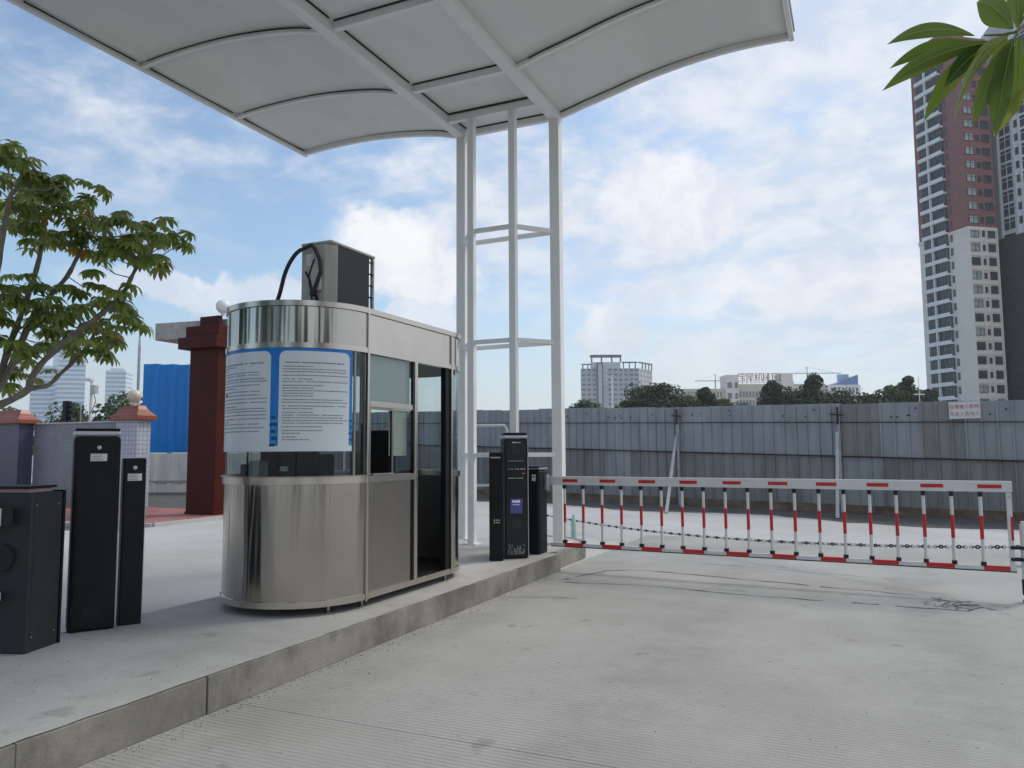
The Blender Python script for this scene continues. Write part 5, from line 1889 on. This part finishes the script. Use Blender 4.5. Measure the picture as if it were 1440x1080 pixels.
off2 = tuple(K2)
wa = MB(); fbox2(wa, .8, 3.6, .02, .08, .25, 2.75, 0)
for u in (.8, 2.2, 3.6): fbox2(wa, u - .06, u + .06, .08, .16, .25, 2.75, 1)
fbox2(wa, .8, 3.6, .081, .15, 1.9, 2.02, 1)
mwa = wa.mesh('window', [MT['tw_glass'], MT['tw_white']], off=off2)
wb = MB(); fbox2(wb, 4.5, 5.3, .02, .08, .8, 2.4, 0)
mwb = wb.mesh('window', [MT['tw_glass']], off=off2)
wc_ = MB(); fbox2(wc_, .6, 3.4, .02, .06, .9, 2.3, 0)
mwc = wc_.mesh('window', [MT['tw_glass']], off=off2)
for f_ in range(2, 30):
    z = f_ * STO
    if z > H1:
        for du in (0, 5.2, 10.4):
            p_ = d1r * du
            inst('window', mwa, tower2, (K2.x + p_.x, K2.y + p_.y, z))
        inst('window', mwb, tower2, (K2.x, K2.y, z))
    else:
        for du in (0, 5.2, 10.4):
            p_ = d1r * du
            inst('window', mwc, tower2, (K2.x + p_.x, K2.y + p_.y, z))
for u in (.15, 4.1, 5.65):
    b = MB(); fbox2(b, u, u + .4, .0, .35, H1 - 1, 90); b.build('pier', MT['tw_white'], tower2)
# dark stair core between the towers
core = thing('brick_tower', 'dark brick block squeezed between the two tall towers', 'tower', (31, 205, 0))
prism3([Vector((26.5, 197.5, 0)), Vector((33, 200.4, 0)), Vector((31, 207, 0)), Vector((24, 204, 0))], 0, 88).build('wall', MT['tw_dark'], core)

# ------------------------------------------------------------------ pale slab block left of centre
mb0 = Vector((-149.4, 428.06, 0))
mb1 = Vector((-118.0, 442.3, 0))
md = (mb1 - mb0).normalized()
mn = Vector((md.y, -md.x, 0))
if mn.dot(FWH) > 0: mn = -mn
mlen = (mb1 - mb0).length
mid = thing('pale_block', 'pale grey many storey block with dark roof frames beyond the fence', 'building', tuple(mb0))


def mbox(mb, u0, u1, o0, o1, z0, z1, mi=0):
    q = [mb0 + md * u0 + mn * o0, mb0 + md * u1 + mn * o0, mb0 + md * u1 + mn * o1, mb0 + md * u0 + mn * o1]
    return mb.prism([(p.x, p.y) for p in q], z0, z1, mi)


sdir = (RTH * .62 + FWH * .78).normalized()
pp_ = [mb0, mb1, mb1 + sdir * 16, mb0 + sdir * 16]
prism3(pp_, 0, 49.5).build('wall', MT['m_wall'], mid)
b = MB(); mbox(b, 9.5, 13.0, 0, 1.2, 0, 53); b.build('glazed_bay', MT['m_dark'], mid)
b = MB(); mbox(b, 10.2, 12.3, 1.2, 1.5, 0, 52); b.build('bay_panel', MT['m_wall'], mid)
ww, sh = MB(), MB()
for f_ in range(17):
    z = 1.5 + f_ * 2.9
    for u in range(11):
        u0_ = .7 + u * 3.12
        if 8.5 < u0_ < 13.5:
            continue
        mbox(ww, u0_, u0_ + 2.1, .02, .12, z, z + 1.35)
    mbox(sh, .2, 9.2, .0, .45, z - .55, z - .25)
    mbox(sh, 13.3, mlen - .2, .0, .45, z - .55, z - .25)
ww.build('windows', MT['m_win'], mid, kind='stuff')
sh.build('ledges', MT['m_wall'], mid, kind='stuff')
sw = MB()
for f_ in range(17):
    z = 1.5 + f_ * 2.9
    for v in (2, 6, 10, 13.5):
        a_ = mb1 + sdir * v + md * .05
        b_ = mb1 + sdir * (v + 1.4) + md * .05
        sw.bar((a_.x, a_.y, z), (b_.x, b_.y, z), .1, 1.3)
sw.build('side_windows', MT['m_win'], mid, kind='stuff')
b = MB(); mbox(b, 6.2, 23.5, -4, .3, 49.5, 53.2); b.build('roof_storey', MT['m_wall'], mid)
rf = MB()
for u in (6.2, 12, 18, 23.2):
    mbox(rf, u, u + .8, -.4, .4, 53.2, 57)
mbox(rf, 6.0, 24.2, -.6, .6, 56.6, 57.6)
mbox(rf, 6.0, 24.2, -6, -5, 56.6, 57.6)
for u in (1.0, 4.0):
    mbox(rf, u, u + .6, -.4, .3, 49.5, 52)
mbox(rf, .6, 6.0, -.5, .4, 51.6, 52.3)
for u in (25, 28.5, 32):
    mbox(rf, u, u + .6, -.4, .3, 49.5, 53)
mbox(rf, 24.4, 33.5, -.5, .4, 52.6, 53.4)
a_, b_ = mb1 + Vector((0, 0, 53)), mb1 + sdir * 16 + Vector((0, 0, 53))
rf.bar(a_, b_, .8, .8)
for v in (4, 8, 12, 15.6):
    c_ = mb1 + sdir * v
    rf.bar((c_.x, c_.y, 49.5), (c_.x, c_.y, 53), .6, .6)
rf.build('roof_frame', MT['m_dark'], mid)

# ------------------------------------------------------------------ long cream building with roof letters
c0 = Vector((-80.3, 349.24, 0))
c1_ = Vector((-.74, 385.32, 0))
cd = (c1_ - c0).normalized()
cn = Vector((cd.y, -cd.x, 0))
if cn.dot(FWH) > 0: cn = -cn


def cbox(mb, u0, u1, o0, o1, z0, z1, mi=0):
    q = [c0 + cd * u0 + cn * o0, c0 + cd * u1 + cn * o0, c0 + cd * u1 + cn * o1, c0 + cd * u0 + cn * o1]
    return mb.prism([(p.x, p.y) for p in q], z0, z1, mi)


PM = 350 / 1082.


def cu(px): return (px - 940) * PM


lb = thing('cream_building', 'long low cream building with red roof letters behind the trees', 'building', tuple(c0))
b = MB(); cbox(b, 0, cu(1022), -14, 0, 0, 29.2); b.build('wing', MT['c_wall'], lb)
b = MB(); cbox(b, cu(1040), cu(1165), -14, 0, 0, 31.2); b.build('wing', MT['c_wall'], lb)
b = MB(); cbox(b, cu(1165), cu(1211), -14, 2, 0, 30.5); b.build('wing', MT['tw_white'], lb)
for p0, p1 in ((1022, 1040), (1101, 1117)):
    b = MB(); cbox(b, cu(p0), cu(p1), -8, 1.5, 0, 35.4 if p0 < 1050 else 36.0); b.build('stair_tower', MT['tw_cream'], lb)
w_ = MB()
for z in (25.2, 21.2, 17.2):
    px = 946
    while px < 1160:
        if not (1018 < px < 1042) and not (1096 < px < 1118):
            cbox(w_, cu(px), cu(px + 2.4), .02, .2, z, z + 2.6)
        px += 4.6
for z in (29.3, 24.5, 20):
    cbox(w_, cu(1024.5), cu(1030.5), 1.52, 1.7, z, z + 2.6)
    cbox(w_, cu(1035), cu(1039), 1.52, 1.7, z, z + 2.6)
px = 1170
while px < 1208:
    cbox(w_, cu(px), cu(px + 2), 2.02, 2.2, 27, 29.3)
    px += 5
w_.build('windows', MT['m_win'], lb, kind='stuff')
b = MB(); cbox(b, cu(1041), cu(1053), .1, 2.5, 12, 22.5); b.build('blue_porch', mat('blue_panel', (.06, .08, .20), .5), lb)
# blue glass wedge on the roof of the right wing
q0, q1 = c0 + cd * cu(1178), c0 + cd * cu(1211)
vs = []
for o_ in (0, -8):
    vs += [(q0 + cn * o_) + Vector((0, 0, 30.51)), (q1 + cn * o_) + Vector((0, 0, 30.51)), (q1 + cn * o_) + Vector((0, 0, 35.3)), (q0 + cn * o_) + Vector((0, 0, 31.2))]
MB().add(vs, [(0, 1, 2, 3), (7, 6, 5, 4), (0, 4, 5, 1), (1, 5, 6, 2), (2, 6, 7, 3), (3, 7, 4, 0)]).build('glass_wedge', MT['bglass'], lb)
b = MB(); cbox(b, cu(1194), cu(1209), -10, -8.2, 30.5, 36.3); b.build('glass_block', MT['g_glass'], lb)
b = MB(); cbox(b, cu(1119), cu(1138), -30, -16, 0, 34); b.build('glass_block', MT['g_glass'], lb)
fr = MB()
for z in (31.8, 36.0):
    cbox(fr, cu(1041), cu(1100), -.3, .0, z, z + .25)
for px in range(1041, 1101, 6):
    cbox(fr, cu(px), cu(px) + .25, -.3, .0, 31.2, 36.2)
fr.build('letter_frame', MT['tw_white'], lb)
for i, ch in enumerate('宝星机械园'):
    me = text_mesh(ch, 4.1, MT['redl'], .1)
    pxc = (1047, 1058.5, 1070, 1081, 1095)[i]
    p = c0 + cd * cu(pxc) + cn * .25
    o = inst('roof_letter', me, lb, (p.x, p.y, 34.0))
    o.rotation_euler = (R(90), 0, math.atan2(cd.y, cd.x))

# tower cranes far away
for nm, px_, dpt, zt, l0, l1, lab in (('a', None, 0, 40.0, -14, 10, ''),):
    pass


def crane(label, base, h, la, lb_):
    t = thing('tower_crane', label, 'crane', tuple(base), group='cranes on the skyline')
    MB().bar(base, base + Vector((0, 0, h)), .9, .9).build('mast', MT['fpost'], t)
    MB().bar(base + Vector((0, 0, h)) - RTH * la, base + Vector((0, 0, h)) + RTH * lb_, .7, .6).build('jib', MT['fpost'], t)
    MB().bar(base + Vector((0, 0, h)), base + Vector((0, 0, h + 5)), .6, .6).bar(base + Vector((0, 0, h + 5)), base + Vector((0, 0, h + .3)) - RTH * la * .8, .15, .15).bar(base + Vector((0, 0, h + 5)), base + Vector((0, 0, h + .3)) + RTH * lb_ * .8, .15, .15).build('apex_frame', MT['fpost'], t)


def at(px, dep):
    return FWH * dep + RTH * ((px - 720) / 1082 * dep)


crane('distant tower crane above the cream building right of the red letters', at(1137, 600), 60.5, 11, 27)
crane('distant tower crane left of the cream stair tower', at(1007, 600), 55, 16, 6)
lp_ = thing('street_lamp', 'white street lamp post rising in front of the pale block', 'street lamp', tuple(at(861, 90)))
p = at(861, 90)
MB().tube([p, p + Vector((0, 0, 10.2))], [.14, .09], 8).build('pole', MT['whiteg'], lp_)
MB().bar(p + Vector((0, 0, 10.1)) - RTH * .8, p + Vector((0, 0, 10.25)) + RTH * .3, .2, .1).build('lamp_arm', MT['whiteg'], lp_)
p = at(1294, 100)
lp2 = thing('street_lamp', 'thin white mast left of the tall tower foot', 'street lamp', tuple(p))
MB().tube([p, p + Vector((0, 0, 10.9))], [.12, .03], 8).build('pole', MT['whiteg'], lp2)
MB().bar(p + Vector((0, 0, 8.5)) - RTH * .7, p + Vector((0, 0, 8.5)) + RTH * .7, .15, .15).build('lamp_arm', MT['whiteg'], lp2)


# glass office towers far left
def office(name, label, base, du, dv, h, zsp):
    t = thing(name, label, 'tower', tuple(base))
    ps = [base, base + du, base + du + dv, base + dv]
    c = sum(ps, Vector()) / 4
    prism3(ps, 0, h).build('curtain_wall', MT['g_glass'], t)
    sl_ = MB()
    z = 3
    i_ = 0
    while z < h - 1:
        q = [c + (p_ - c) * 1.012 for p_ in ps]
        sl_.prism([(p_.x, p_.y) for p_ in q], z, z + zsp * .42)
        z += zsp
    sl_.build('floor_bands', MT['g_slab'], t, kind='stuff')
    prism3([c.lerp(p_, .7) for p_ in ps], h, h + 2.5).build('roof_house', MT['g_slab'], t)


b0 = at(78, 700)
office('office_tower', 'glass office tower with white floor bands behind the umbrella tree', b0, RTH * 22 + FWH * 6, FWH * 22 - RTH * 18, 97, 4.2)
b1_ = at(40, 720)
office('office_tower', 'blue glass office tower wing at the far left skyline', b1_, RTH * 22 + FWH * 4, FWH * 22 - RTH * 6, 82, 4.2)
b2_ = at(146, 800)
office('office_tower', 'smaller glass office tower between the tree and the blue fence', b2_, RTH * 19 + FWH * 4, FWH * 20 - RTH * 3, 88, 4.6)

# ------------------------------------------------------------------ hazy air
hz_m = bpy.data.materials.new('hazy_air')
hz_m.use_nodes = True
ht = hz_m.node_tree
ht.nodes.clear()
ho = ht.nodes.new('ShaderNodeOutputMaterial')
hv = ht.nodes.new('ShaderNodeVolumePrincipled')
hv.inputs['Color'].default_value = (.86, .90, .96, 1)
hv.inputs['Density'].default_value = HAZE
hv.inputs['Anisotropy'].default_value = .25
ht.links.new(hv.outputs[0], ho.inputs['Volume'])
if HAZE:
    tag(MB().bx(-1000, 260, -120, 760, -1.03, 112).build('haze', hz_m), kind='stuff')

# drop helper properties
for o in bpy.data.objects:
    if '_world' in o.keys():
        del o['_world']
